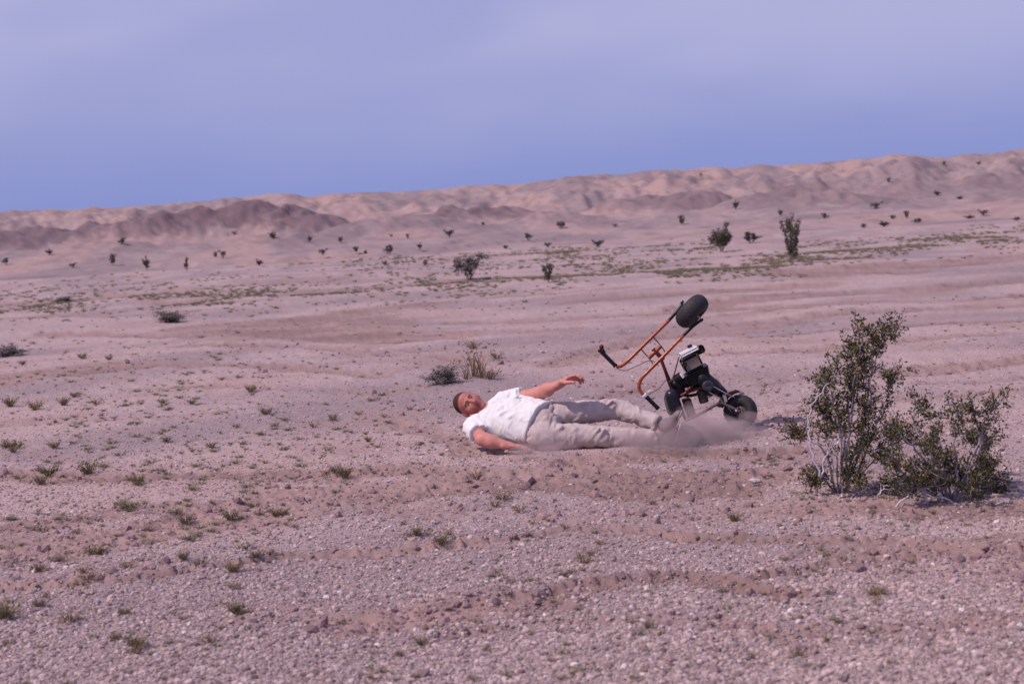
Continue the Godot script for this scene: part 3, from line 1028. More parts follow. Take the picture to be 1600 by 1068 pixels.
	for n in 3200:
		var p := flat_hit(rng.randf_range(-100, 1700), 455.0 + 615.0 * pow(rng.randf(), 1.7))
		if n_mid.get_noise_2d(p.x * 0.5 + 40.0, p.z * 0.3) < rng.randf_range(-0.3, 0.3) + clampf(p.x * 0.05, -0.1, 0.25): continue
		p.y = gh(p.x, p.z)
		var sc := rng.randf_range(0.10, 0.34) * (1.0 + 0.015 * Vector2(p.x, p.z).length())
		spots.append([p, Basis.from_euler(Vector3(0, rng.randf() * TAU, 0)).scaled(Vector3(sc, sc, sc)), Color(0.7, 0.66, 0.6).lerp(Color(1, 1, 1), rng.randf())])
	scatter("ground_cover", "thin strips of low green and dry weeds across the flat", tuft(9, 4), leafy, spots)

# ------------------------------------------------------------------ the man
func joint_box(f: Field, pad: float) -> Array:
	var lo := Vector3(1e9, 1e9, 1e9)
	var hi := -lo
	for k in f.a.size():
		for e in [[f.a[k], f.ra[k]], [f.b[k], f.rb[k]]]:
			lo = lo.min(e[0] - Vector3.ONE * (e[1] + pad))
			hi = hi.max(e[0] + Vector3.ONE * (e[1] + pad))
	return [lo, hi]
# five fingers: wrist point, finger direction, palm normal, thumb side; curl of the fingers in radians per joint
func hand(f: Field, w: Vector3, fw: Vector3, palm: Vector3, curl: Array, thumb: Array, z: float) -> void:
	var first := f.a.size()
	fw = fw.normalized()
	palm = (palm - fw * palm.dot(fw)).normalized()
	var side: Vector3 = fw.cross(palm).normalized() * thumb[0]
	f.bone(w - fw * 0.03, w + fw * 0.02, .027, .026)
	for k in 4:
		var s := side * (0.030 - 0.020 * k)
		var root := w + fw * (0.088 - 0.004 * absf(k - 1.3)) + s
		f.bone(w + fw * 0.015 + s * 0.6, root, .017, .0125)
		var d := fw
		var p := root
		var l: Array = [[.043, .026, .020], [.047, .030, .021], [.043, .028, .020], [.034, .021, .018]][k]
		var dir_side := (fw + side * (0.16 - 0.11 * k)).normalized()
		d = dir_side
		for j in 3:
			d = d.rotated(d.cross(palm).normalized(), curl[j] * (1.0 + 0.10 * (k - 1.5)))
			var q: Vector3 = p + d * l[j]
			f.bone(p, q, .0102 - .0009 * j, .0095 - .0009 * j)
			p = q
	var t0 := w + fw * 0.028 + side * 0.026
	var td: Vector3 = (side * thumb[1] + fw * thumb[2] + palm * thumb[3]).normalized()
	var t1 := t0 + td * 0.044
	var td2 := (td + fw * 0.5).normalized()
	f.bone(w + fw * 0.01 + side * 0.01, t0, .018, .016)
	f.bone(t0, t1, .0155, .0115)
	f.bone(t1, t1 + td2 * 0.030, .0115, .0105)
	f.bone(t1 + td2 * 0.030, t1 + td2 * 0.054 + palm * 0.004, .0105, .009)
	for k in range(first, f.a.size()):        # hand size
		f.a[k] = w + (f.a[k] - w) * z
		f.b[k] = w + (f.b[k] - w) * z
		f.ra[k] *= z
		f.rb[k] *= z

func build_person() -> void:
	var neck := px(768, 645, 10.36)
	var head_c := px(734, 632, 10.40)
	var rsh := px(741, 667, 10.30)
	var lsh := px(793, 627, 10.46)
	var relb := px(754, 686, 10.06)
	var rwri := px(794, 696, 9.99)
	var lelb := px(845, 613, 10.26)
	var lwri := px(873, 601, 10.06)
	var rhip := px(850, 681, 10.06)
	var lhip := px(858, 651, 10.21)
	var rkn := px(944, 682, 9.98)
	var rank := px(1027, 684, 9.94)
	var lkn := px(962, 638, 10.17)
	var lank := px(1030, 661, 10.00)
	var base := Vector3(0.25, 0.0, -10.0)
	var man := thing("person", "person in white t-shirt and pale trousers tumbling on the ground, arm raised", "person", base)
	var skin := mat(Color(1, 1, 1), 0.55, 0.0, true)
	skin.subsurf_scatter_enabled = true
	skin.subsurf_scatter_strength = 0.12
	var flesh := Color(0.50, 0.212, 0.180)
	# ---- body
	var f := Field.new()
	f.k = 0.035
	var chest_r := rsh.lerp(neck, 0.42).lerp(rhip, 0.16)
	var chest_l := lsh.lerp(neck, 0.42).lerp(lhip, 0.16)
	var up := (neck - (rhip + lhip) * 0.5).normalized()
	var left := (lsh - rsh).normalized()
	var front := left.cross(up).normalized()
	left = up.cross(front).normalized()
	f.bone(chest_r, rhip.lerp(lhip, .2), .088, .085)
	f.bone(chest_l, lhip.lerp(rhip, .2), .088, .085)
	f.bone(chest_r.lerp(chest_l, .5), rhip.lerp(lhip, .5), .085, .085)
	f.bone(rsh, neck, .058, .060)
	f.bone(lsh, neck, .058, .060)
	f.bone(neck, head_c.lerp(neck, .35), .060, .056)
	f.bone(rsh, relb, .056, .044)
	f.bone(relb, relb.lerp(rwri, .35), .044, .045)
	f.bone(relb.lerp(rwri, .35), rwri, .045, .029)
	f.bone(lsh, lelb, .056, .043)
	f.bone(lelb, lelb.lerp(lwri, .35), .043, .044)
	f.bone(lelb.lerp(lwri, .35), lwri, .044, .028)
	f.bone(rhip, rkn, .075, .050); f.bone(rkn, rank, .050, .036)
	f.bone(lhip, lkn, .075, .050); f.bone(lkn, lank, .050, .036)
	var g := Geo.new()
	g.ink = flesh
	var bb := joint_box(f, .03)
	f.nets(.012, g, bb[0], bb[1])
	# ---- head: x his left, y crown, z face
	var hy := Vector3(-0.90, 0.40, -0.10).normalized()
	var hz := Vector3(0.22, 0.36, 0.90)
	hz = (hz - hy * hz.dot(hy)).normalized()
	var hx := hy.cross(hz)
	var hb := Basis(hx, hy, hz)
	var ht := Transform3D(hb, head_c)
	var hf := Field.new()
	hf.mode = 1
	hf.head = ht.affine_inverse()
	hf.bone(ht * Vector3(0, -.06, -.03), neck, .052, .058)
	var h0 := g.v.size()
	hf.nets(.0048, g, head_c - Vector3(.19, .19, .19), head_c + Vector3(.19, .19, .19))
	for k in range(h0, g.v.size()):
		var q: Vector3 = hf.head * g.v[k]
		var c := flesh.lerp(Color(0.36, 0.115, 0.10), 0.7)
		var m := Vector3(absf(q.x), q.y, q.z)
		if m.distance_to(Vector3(.012, -.068, .09)) < .017 and q.z > .078: c = Color(0.27, 0.085, 0.085)
		if absf(q.y + .068) < .0025 and m.x < .022 and q.z > .07: c = Color(0.10, 0.03, 0.03)
		if m.x > .012 and m.x < .050 and absf(q.y - .025 + m.x * .05) < .0055 and q.z > .055: c = Color(0.10, 0.055, 0.05)
		if q.y < -.05 and q.z > -.01: c = c.lerp(Color(0.26, 0.12, 0.11), .35)
		var line := .036 + .80 * q.z - q.y
		if line < .016: c = c.lerp(Color(0.10, 0.052, 0.045), smoothstep(.016, .0, line) * .8)
		g.c[k] = c
	# ---- hands
	var lf := Field.new()
	lf.k = 0.009
	lf.bone(lelb.lerp(lwri, .75), lwri, .034, .028)
	hand(lf, lwri, Vector3(0.86, 0.42, 0.12), Vector3(0.25, -0.85, 0.45), [0.30, 0.62, 0.55], [-1.0, 0.45, 0.75, 0.75], 1.15)
	bb = joint_box(lf, .015)
	lf.nets(.0042, g, bb[0], bb[1])
	var rf := Field.new()
	rf.k = 0.009
	rf.bone(relb.lerp(rwri, .75), rwri, .034, .029)
	hand(rf, rwri, Vector3(0.92, -0.10, 0.05), Vector3(0.0, -1.0, 0.10), [0.25, 0.35, 0.3], [1.0, 0.7, 0.6, 0.2], 1.0)
	bb = joint_box(rf, .015)
	rf.nets(.0042, g, bb[0], bb[1])
	var mottle := noise(22.0, 77, 3)
	for k in g.v.size():
		g.c[k] = g.c[k] * (1.0 + 0.22 * mottle.get_noise_3dv(g.v[k]))
	part("body", g, skin, man)
	# ---- hair, eyes
	var hair := Field.new()
	hair.mode = 2
	hair.head = hf.head
	hair.noise = noise(1.0, 5, 2)
	g = Geo.new()
	hair.nets(.0042, g, head_c - Vector3(.16, .16, .16), head_c + Vector3(.16, .16, .16))
	var fuzz := mat(Color(0.062, 0.034, 0.030), 1.0)
	fuzz.metallic_specular = 0.1
	part("hair", g, fuzz, man)
	for s in [-1, 1]:
		g = Geo.new()
		g.ball(ht * Vector3(.031 * s, .004, .078), hb, Vector3.ONE * .0105, 12)
		var eye := part("eye", g, mat(Color(0.20, 0.13, 0.125), 0.3), man)
		g = Geo.new()
		g.ball(ht * Vector3(.031 * s, .003, .0865), hb, Vector3(.0055, .0055, .0035), 10)
		part("iris", g, mat(Color(0.05, 0.03, 0.03), 0.25), eye)
	# ---- shirt
	var s := Field.new()
	s.k = 0.045
	s.noise = noise(1.0, 21, 2)
	var waist_r := chest_r.lerp(rhip, 1.05)
	var waist_l := chest_l.lerp(lhip, 1.05)
	s.bone(chest_r, waist_r.lerp(waist_l, .12), .112, .122)
	s.bone(chest_l, waist_l.lerp(waist_r, .12), .112, .122)
	s.bone(chest_r.lerp(chest_l, .5) + front * .025, waist_r.lerp(waist_l, .5) + front * .045, .108, .126)
	s.bone(rsh, neck.lerp(rsh, .2), .074, .064)
	s.bone(lsh, neck.lerp(lsh, .2), .074, .064)
	var rse := rsh.lerp(relb, .60)
	var lse := lsh.lerp(lelb, .44)
	s.bone(rsh, rsh.lerp(relb, .75), .074, .070)
	s.bone(lsh, lsh.lerp(lelb, .60), .074, .070)
	var hem_a := px(852, 631, 10.12)
	var hem_b := px(831, 696, 10.12)
	var hem_n := (hem_b - hem_a).cross(front).normalized()
	if hem_n.x < 0.0: hem_n = -hem_n
	s.along = (left * 0.75 + up * 0.65).normalized()
	s.across = (up * 0.75 - left * 0.65).normalized()
	s.fold = 0.010
	s.ends = {5: [rse, (relb - rsh).normalized()], 6: [lse, (lelb - lsh).normalized()]}
	s.cuts = [[hem_a.lerp(hem_b, .5), hem_n, .4], [ht * Vector3(0, -.105, -.005), (hy * 1.0 + hz * .25).normalized(), .14]]
	# long creases that run from the lower side up over the chest
	for q in [[-.10, .30, .08, .16], [-.11, .22, .07, .07], [-.10, .13, .06, .00], [-.06, .34, .12, .26], [-.02, .10, .11, .05]]:
		var o := rhip.lerp(lhip, .5)
		var p0: Vector3 = o + left * q[0] + up * q[1] + front * .120
		var p1: Vector3 = o + left * q[2] + up * q[3] + front * .138
		s.ridges.append([p0, p1, .015])
	g = Geo.new()
	bb = joint_box(s, .03)
	s.nets(.0095, g, bb[0], bb[1])
	part("t_shirt", g, white_cloth, man)
	# ---- trousers
	var t := Field.new()
	t.k = 0.018
	t.ridge_k = .024
	t.noise = noise(1.0, 22, 2)
	var wr := rhip.lerp(chest_r, .10)
	var wl := lhip.lerp(chest_l, .28)
	t.bone(wr, rhip, .098, .100); t.bone(wl, lhip, .100, .104)
	t.bone(wr.lerp(wl, .5) + front * .03, rhip.lerp(lhip, .5) + front * .02, .108, .105)
	t.bone(rhip, rhip.lerp(rkn, .5), .096, .083); t.bone(rhip.lerp(rkn, .5), rkn, .083, .069)
	t.bone(rkn, rank + (rank - rkn) * .1, .070, .054)
	t.bone(lhip, lhip.lerp(lkn, .5), .094, .079); t.bone(lhip.lerp(lkn, .5), lkn, .079, .070)
	t.bone(lkn, lank + (lank - lkn) * .1, .068, .052)
	t.along = Vector3(0.25, 0.9, 0.3).normalized()
	t.across = Vector3(0.95, -0.28, 0.1).normalized()
	t.fold = 0.010
	t.cuts = [[rank, (rank - rkn).normalized(), .11], [lank, (lank - lkn).normalized(), .11]]
	var kf := Vector3(0, .3, .95).normalized()
	for q in [[0.92, .060, .74, -.05], [1.0, .05, .86, -.06], [.30, .07, .12, .00], [.22, -.03, .05, .04], [.52, .05, .40, -.06]]:
		t.ridges.append([rhip.lerp(rkn, q[0]) + kf * .078 + Vector3.UP * q[1] * .8, rhip.lerp(rkn, q[2]) + kf * .080 + Vector3.UP * q[3] * .8, .010])
	for q in [[.35, .04, .22, -.03], [.55, .05, .42, -.02], [.95, .05, .80, .00]]:
		t.ridges.append([lhip.lerp(lkn, q[0]) + kf * .075 + Vector3.UP * q[1], lhip.lerp(lkn, q[2]) + kf * .078 + Vector3.UP * q[3], .010])
	g = Geo.new()
	bb = joint_box(t, .03)
	t.nets(.0105, g, bb[0], bb[1])
	part("trousers", g, pale_cloth, man)
	# ---- socks and shoes
	for e in [[lank, px(1047, 668, 9.99), px(1060, 650, 9.80), Color(0.20, 0.155, 0.165)], [rank, px(1047, 690, 9.93), px(1064, 672, 9.76), Color(0.085, 0.065, 0.08)]]:
		var b := Field.new()
		b.k = .02
		b.bone(e[0] - (e[1] - e[0]) * .3, e[1], .034, .040)
		g = Geo.new()
		bb = joint_box(b, .02)
		b.nets(.008, g, bb[0], bb[1])
		part("sock", g, mat(Color(0.17, 0.135, 0.155), 0.95), man)
		var heel: Vector3 = e[1]
		var toe: Vector3 = heel + (e[2] - heel).normalized() * .235
		var sole_n: Vector3 = (heel - e[0]).normalized()
		b = Field.new()
		b.k = .025
		b.bone(heel, heel.lerp(toe, .45), .043, .046)
		b.bone(heel.lerp(toe, .45), toe, .046, .034)
		b.bone(e[0].lerp(heel, .5), heel.lerp(toe, .3), .050, .045)
		b.cuts = [[heel + sole_n * .026, sole_n, .5]]
		g = Geo.new()
		bb = joint_box(b, .02)
		b.nets(.007, g, bb[0], bb[1])
		var shoe := part("shoe", g, mat(e[3], 0.6), man)
		b.cuts = [[heel + sole_n * .036, sole_n, .5], [heel + sole_n * .0262, -sole_n, .5]]
		for k in b.ra.size():
			b.ra[k] += .004; b.rb[k] += .004
		g = Geo.new()
		b.nets(.006, g, bb[0] - Vector3.ONE * .01, bb[1] + Vector3.ONE * .01)
		part("sole", g, mat(Color(0.40, 0.31, 0.31), 0.9), shoe)

# ------------------------------------------------------------------ the minibike
func build_bike() -> void:
	var D := 10.47
	var base := hit(1160, 668)
	var bike := thing("minibike", "orange minibike reared up on its back wheel, front wheel in the air", "minibike", base)
	var orange := mat(Color(0.52, 0.105, 0.040), 0.5)
	orange.clearcoat_enabled = true
	orange.clearcoat = 0.15
	orange.clearcoat_roughness = 0.15
	var red := mat(Color(0.17, 0.040, 0.030), 0.5)
	var rubber := mat(Color(0.060, 0.058, 0.066), 0.85)
	var black := mat(Color(0.022, 0.022, 0.030), 0.5)
	var vinyl := mat(Color(0.030, 0.032, 0.050), 0.35)
	var steel := mat(Color(0.55, 0.53, 0.56), 0.35, 0.8)
	var dusty := mat(Color(0.22, 0.165, 0.18), 0.7)
	var alu := mat(Color(0.30, 0.26, 0.26), 0.5, 0.3)
	var white := mat(Color(0.78, 0.74, 0.78), 0.3)
	var film := noise_tex(0.03, 41, Color(1, 1, 1), Color(0.55, 0.55, 0.55), 256, 4)
	var grit := noise_tex(0.05, 42, Color(0.55, 0.5, 0.5), Color(1, 1, 1), 256, 5)
	for q in [orange, red, black, vinyl, rubber, dusty, alu]:
		q.roughness_texture = film
		q.albedo_texture = grit
		q.uv1_triplanar = true
		q.uv1_scale = Vector3(4, 4, 4)
	var p := func(u: float, v: float, dz := 0.0) -> Vector3: return px(u, v, D + dz)
	# front end: lateral axis from one axle nut to the other, legs run down-left to the bars
	var c0: Vector3 = p.call(1081.5, 486)
	var axle: Vector3 = (p.call(1097.2, 499.5, -0.022) - p.call(1067, 472, 0.022)).normalized()
	var g := Geo.new()
	var prof := []
	for k in 14:
		var a := TAU * k / 14
		prof.append(Vector2(.090 + .052 * cos(a), .066 * sin(a)))
	g.lathe(c0, axle, prof, 44, .118)
	var fw := Node3D.new()
	fw.name = "front_wheel"
	bike.add_child(fw, true)
	part("tyre", g, rubber, fw)
	g = Geo.new()
	g.lathe(c0, axle, [Vector2(.018, -.045), Vector2(.03, -.04), Vector2(.055, -.012), Vector2(.066, -.036), Vector2(.074, -.034), Vector2(.074, .034), Vector2(.066, .036), Vector2(.055, .012), Vector2(.03, .04), Vector2(.018, .045)], 32)
	part("rim", g, black, fw)
	g = Geo.new()
	g.tube([c0 - axle * .100, c0 + axle * .100], [.008], 10)
	part("axle", g, steel, fw)
	for s in [-1, 1]:
		g = Geo.new()
		g.lathe(c0 + axle * .098 * s, axle, [Vector2(.004, -.008), Vector2(.014, -.008), Vector2(.014, .008), Vector2(.004, .008)], 6)
		part("axle_nut", g, black, fw)
	# fork legs that run on into the handlebars
	var leg1 := [p.call(1068, 473, .05), p.call(1057, 487.5, .05), p.call(1046, 499.6, .05), p.call(1012, 533, .05), p.call(986, 559, .05), p.call(978, 566.5, .05), p.call(971, 571.5, .05), p.call(963, 572.7, .055)]
	var leg2 := [p.call(1097, 499, -.05), p.call(1082, 510, -.05), p.call(1068, 524, -.05), p.call(1036, 557, -.05), p.call(1008, 585, -.05), p.call(1001.5, 593, -.05), p.call(998.6, 601, -.05), p.call(999.6, 609, -.05), p.call(1005, 616, -.055)]
	for l in [leg1, leg2]:
		g = Geo.new()
		g.tube([l[0], l[1], l[2]], [.010, .0125, .0125], 10)
		part("fork_end", g, black, bike)
		g = Geo.new()
		g.tube(spline(l.slice(2), 5), [.0130], 18)
		part("fork_leg", g, orange, bike)
	for e in [[962.5, 572, 936, 545.5, .055], [1010, 619.5, 1029, 638.5, -.055]]:
		g = Geo.new()
		var a: Vector3 = p.call(e[0], e[1], e[4])
		var b: Vector3 = p.call(e[2], e[3], e[4])
		var ax := b - a
		g.lathe(a, ax, [Vector2(.002, .0), Vector2(.017, .0), Vector2(.018, .01), Vector2(.0155, .018), Vector2(.0155, ax.length() - .02), Vector2(.018, ax.length() - .01), Vector2(.016, ax.length()), Vector2(.002, ax.length() + .002)], 18)
		part("grip", g, black, bike)
	g = Geo.new()
	g.ball(p.call(940, 541.5, .05), Basis(), Vector3(.018, .018, .018), 10)
	part("lever_knob", g, red, bike)
	g = Geo.new()
	g.tube([p.call(941, 543, .05), p.call(946, 551, .052)], [.006], 8)
	part("lever", g, black, bike)
	g = Geo.new()
	g.lathe(p.call(1006.5, 617, -.055), (p.call(1029, 638.5, -.055) - p.call(1010, 619.5, -.055)), [Vector2(.011, -.006), Vector2(.021, -.006), Vector2(.021, .014), Vector2(.011, .014)], 16)
	part("throttle_clamp", g, white, bike)
	# steering head between the legs
	g = Geo.new()
	g.tube([p.call(1014, 559), p.call(1033, 540)], [.016], 12)
	part("steering_stem", g, orange, bike)
	g = Geo.new()
	g.tube([p.call(1020.5, 545), p.call(1037, 562)], [.0165], 12)
	part("head_tube", g, red, bike)
	for e in [[1020, 525.5, 1041, 552, 1033, 540], [1001, 544.5, 1022, 571, 1014, 559]]:
		g = Geo.new()
		g.tube([p.call(e[0], e[1], .05), p.call(e[4], e[5], 0.03), p.call(e[2], e[3], -.05)], [.0045], 8)
		part("fork_bridge", g, black, bike)
	for cb in [[[965, 576, .05], [978, 578.5, .03], [997, 570.5, .0], [1017, 563, .0], [1030, 572, .0]], [[1013, 616, -.06], [1029, 607, -.06], [1039, 595.5, -.03], [1046, 588, .0]]]:
		g = Geo.new()
		var pts := []
		for q in cb: pts.append(p.call(q[0], q[1], q[2]))
		g.tube(spline(pts, 6), [.0032], 6)
		part("control_cable", g, dusty, bike)
	# frame
	for fr in [[[1033, 560, .0], [1041, 583, .0], [1049, 606, .0], [1058, 620, .0], [1066, 642, -.02], [1072, 657, -.03]], [[1033, 562, .06], [1052, 604, .07], [1074, 618, .08], [1110, 612, .08], [1140, 628, .08]], [[1058, 622, -.02], [1076, 612, -.05], [1098, 606, -.06], [1124, 612, -.06]], [[1072, 612, -.07], [1082, 603, -.07]]]:
		g = Geo.new()
		var pts := []
		for q in fr: pts.append(p.call(q[0], q[1], q[2]))
		g.tube(spline(pts, 4), [.0125], 10)
		part("frame_tube", g, red, bike)
	# the lower stays, grey with dust, from the frame foot to the back axle
	for e in [-.085, .085]:
		g = Geo.new()
		g.tube([p.call(1072, 657, e), p.call(1100, 643, e), p.call(1126, 628, e), p.call(1156, 643, e)], [.0115], 10)
		part("rear_stay", g, dusty, bike)
	var tilt := Basis(Vector3(0, 0, 1), deg_to_rad(24))
	var across: Vector3 = cam_basis.z
	# seat on the far side of the frame
	var sb := Basis(cam_basis.z, deg_to_rad(-68.0))
	var sf := Field.new()
	sf.k = .03
	sf.bone(p.call(1050, 618, -.06), p.call(1056, 646, -.06), .052, .046)
	sf.bone(p.call(1050, 618, .06), p.call(1056, 646, .06), .052, .046)
	sf.bone(p.call(1048, 622), p.call(1052, 640), .05, .048)
	g = Geo.new()
	var bb := joint_box(sf, .02)
	sf.nets(.008, g, bb[0], bb[1])
	part("seat", g, vinyl, bike)
	g = Geo.new()
	g.box(p.call(1077, 638, .02), Basis(cam_basis.z, deg_to_rad(15.0)), Vector3(.030, .078, .05), .008)
	part("side_plate", g, mat(Color(0.075, 0.042, 0.04), 0.6), bike)
	# engine: shroud, cylinder with fins, air cleaner, muffler, clutch and guard
	var en := Node3D.new()
	en.name = "engine"
	bike.add_child(en, true)
	g = Geo.new()
	g.box(p.call(1080, 566, -.02), tilt, Vector3(.070, .052, .075), .014)
	part("shroud", g, mat(Color(0.17, 0.135, 0.13), 0.5, 0.2), en)
	g = Geo.new()
	g.box(p.call(1076, 549, -.02), tilt, Vector3(.073, .0115, .080), .006)
	part("fuel_tank_lid", g, white, en)
	g = Geo.new()
	g.box(p.call(1090, 548, .06), tilt, Vector3(.055, .030, .03), .012)
	part("tank", g, black, en)
	g = Geo.new()
	g.lathe(p.call(1078, 541, .04), tilt * Vector3.UP, [Vector2(.003, -.006), Vector2(.018, -.006), Vector2(.018, .012), Vector2(.003, .012)], 16)
	part("filler_cap", g, black, en)
	for k in 6:
		g = Geo.new()
		g.box(p.call(1087.5 + k * 1.0, 578 + k * 3.0, -.01), tilt, Vector3(.090 - .002 * k, .0045, .084), .002)
		part("cooling_fin", g, black, en)
	g = Geo.new()
	g.box(p.call(1090, 588), tilt, Vector3(.082, .060, .075), .02)
	part("cylinder", g, black, en)
	g = Geo.new()
	g.lathe(p.call(1069, 569, -.095), across, [Vector2(.004, -.02), Vector2(.018, -.018), Vector2(.021, .0), Vector2(.018, .014), Vector2(.004, .014)], 18)
	part("recoil_hub", g, black, en)
	var cf := Field.new()
	cf.k = .03
	cf.bone(p.call(1098, 592, -.04), p.call(1113, 604, -.04), .065, .060)
	cf.bone(p.call(1068, 596, .0), p.call(1088, 600, .0), .035, .045)
	cf.bone(p.call(1056, 600, .02), p.call(1064, 612, .02), .040, .035)
	cf.bone(p.call(1098, 600, .05), p.call(1110, 610, .05), .05, .045)
	cf.bone(p.call(1115, 602, .0), p.call(1130, 614, .0), .050, .036)
	g = Geo.new()
	bb = joint_box(cf, .02)
	cf.nets(.009, g, bb[0], bb[1])
	part("crankcase", g, black, en)
	g = Geo.new()
	g.lathe(p.call(1106, 603, -.10), across, [Vector2(.004, -.03), Vector2(.036, -.03), Vector2(.042, -.02), Vector2(.042, .02), Vector2(.036, .03), Vector2(.004, .03)], 22)
	part("clutch_drum", g, mat(Color(0.05, 0.05, 0.065), 0.4, 0.4), en)
	g = Geo.new()
	var mb := Basis(cam_basis.z, deg_to_rad(14.0))
	g.lathe(p.call(1098, 619, -.02), mb * Vector3.UP, [Vector2(.004, -.048), Vector2(.030, -.048), Vector2(.035, -.042), Vector2(.035, .042), Vector2(.030, .048), Vector2(.004, .048)], 20)
	part("muffler", g, mat(Color(0.06, 0.045, 0.045), 0.7), en)
	g = Geo.new()
	g.lathe(p.call(1060, 590, -.05), tilt * Vector3(1, .2, .3), [Vector2(.004, -.03), Vector2(.028, -.03), Vector2(.032, -.02), Vector2(.032, .02), Vector2(.028, .03), Vector2(.004, .03)], 18)
	part("air_cleaner", g, black, en)
	g = Geo.new()
	g.tube(spline([p.call(1061, 557, -.10), p.call(1057, 572, -.10), p.call(1052, 589, -.06), p.call(1046, 597, -.02)], 4), [.0055], 7)
	part("throttle_rod", g, dusty, en)
	g = Geo.new()
	g.tube([p.call(1063, 583, -.10), p.call(1068, 590, -.10)], [.009], 8)
	part("spark_plug", g, white, en)
	# back wheel
	var c1: Vector3 = p.call(1157, 643)
	var ax1: Vector3 = (cam_basis * Vector3(-0.42, 0.10, 0.90)).normalized()
	c1.y = maxf(c1.y, gh(c1.x, c1.z) + .122)
	var rw := Node3D.new()
	rw.name = "rear_wheel"
	bike.add_child(rw, true)
	prof = []
	for k in 14:
		var a := TAU * k / 14
		prof.append(Vector2(.085 + .044 * cos(a), .056 * sin(a)))
	g = Geo.new()
	g.lathe(c1, ax1, prof, 44, .108)
	part("tyre", g, rubber, rw)
	g = Geo.new()
	g.lathe(c1, ax1, [Vector2(.018, -.045), Vector2(.03, -.04), Vector2(.05, -.012), Vector2(.058, -.036), Vector2(.066, -.034), Vector2(.066, .034), Vector2(.058, .036), Vector2(.05, .012), Vector2(.03, .04), Vector2(.018, .045)], 32)
	part("rim", g, dusty, rw)
	g = Geo.new()
	g.tube([c1 - ax1 * .11, c1 + ax1 * .11], [.009], 10)
	part("axle", g, steel, rw)
	g = Geo.new()
	g.lathe(c1 - ax1 * .062, ax1, [Vector2(.03, -.003), Vector2(.062, -.003), Vector2(.066, .0), Vector2(.062, .003), Vector2(.03, .003)], 36, .064)
	part("sprocket", g, steel, rw)
	# drive chain from the clutch to the back sprocket
	g = Geo.new()
	var links := spline([p.call(1104, 597, -.10), p.call(1130, 612, -.09), c1 - ax1 * .062 + cam_basis * Vector3(0.02, .064, 0), c1 - ax1 * .062 + cam_basis * Vector3(.064, -.01, 0), c1 - ax1 * .062 + cam_basis * Vector3(-.01, -.064, 0), p.call(1128, 626, -.09), p.call(1103, 609, -.10)], 6)
	g.tube(links, [.005, .0038], 6)
	part("chain", g, steel, bike)
	# curved fender over the back wheel
	g = Geo.new()
	var n := 12
	for k in n + 1:
		var a := deg_to_rad(lerpf(98.0, 168.0, float(k) / n))
		var rad := cam_basis * Vector3(cos(a), sin(a), 0)
		for e in [[.152, -.07], [.160, -.05], [.162, .05], [.154, .07], [.150, .07], [.156, .045], [.155, -.045], [.148, -.07]]:
			g.vert(c1 + rad * e[0] + ax1 * e[1])
	for k in n:
		for e in 8:
			var e2 := (e + 1) % 8
			g.quad(k * 8 + e, k * 8 + e2, (k + 1) * 8 + e2, (k + 1) * 8 + e)
	part("fender", g, mat(Color(0.12, 0.085, 0.06), 0.55), bike)
	g = Geo.new()
	g.box(p.call(1133, 622, -.09), Basis(cam_basis.z, deg_to_rad(10.0)), Vector3(.014, .028, .012), .004)
	part("fender_bracket", g, steel, bike)

# ------------------------------------------------------------------ dust in the air
func build_dust() -> void:
	var t := thing("dust", "pale dust kicked up round the man's feet and the back wheel", "dust", Vector3(1.0, 0, -10.0))
	t.set_meta("kind", "stuff")
	var m := FogMaterial.new()
	m.albedo = Color(0.99, 0.86, 0.87)
	m.density = 1.0
	var thick := FogMaterial.new()
	thick.albedo = Color(0.99, 0.86, 0.87)
	thick.density = 2.4
	var r := RandomNumberGenerator.new()
	r.seed = 88
	# x, y in the photograph, depth, spread in pixels, puffs, size in metres
	for e in [[1058, 690, 9.75, 24, 12, 8, .24], [1098, 678, 10.0, 34, 20, 12, .28], [1135, 672, 10.2, 30, 16, 8, .24], [1010, 699, 9.72, 40, 6, 6, .20], [862, 703, 9.68, 36, 3, 9, .15], [822, 704, 9.72, 14, 2, 5, .12], [1070, 655, 10.15, 18, 16, 5, .22], [1190, 682, 10.2, 34, 6, 4, .22]]:
		for n in e[5]:
			var f := FogVolume.new()
			f.name = "dust_puff"
			f.shape = RenderingServer.FOG_VOLUME_SHAPE_ELLIPSOID
			var w: float = e[6] * r.randf_range(0.6, 1.5)
			f.size = Vector3(w * r.randf_range(0.9, 1.6), w * r.randf_range(0.4, 0.9), w)
			f.material = thick if r.randf() < 0.22 else m
			t.add_child(f, true)
			f.position = px(e[0] + r.randfn(0.0, e[3] * 0.6), e[1] + r.randfn(0.0, e[4] * 0.6), e[2] + r.randf_range(-.12, .12)) - t.position
			f.rotation = Vector3(0, r.randf() * 3.0, r.randf_range(-0.3, 0.5))

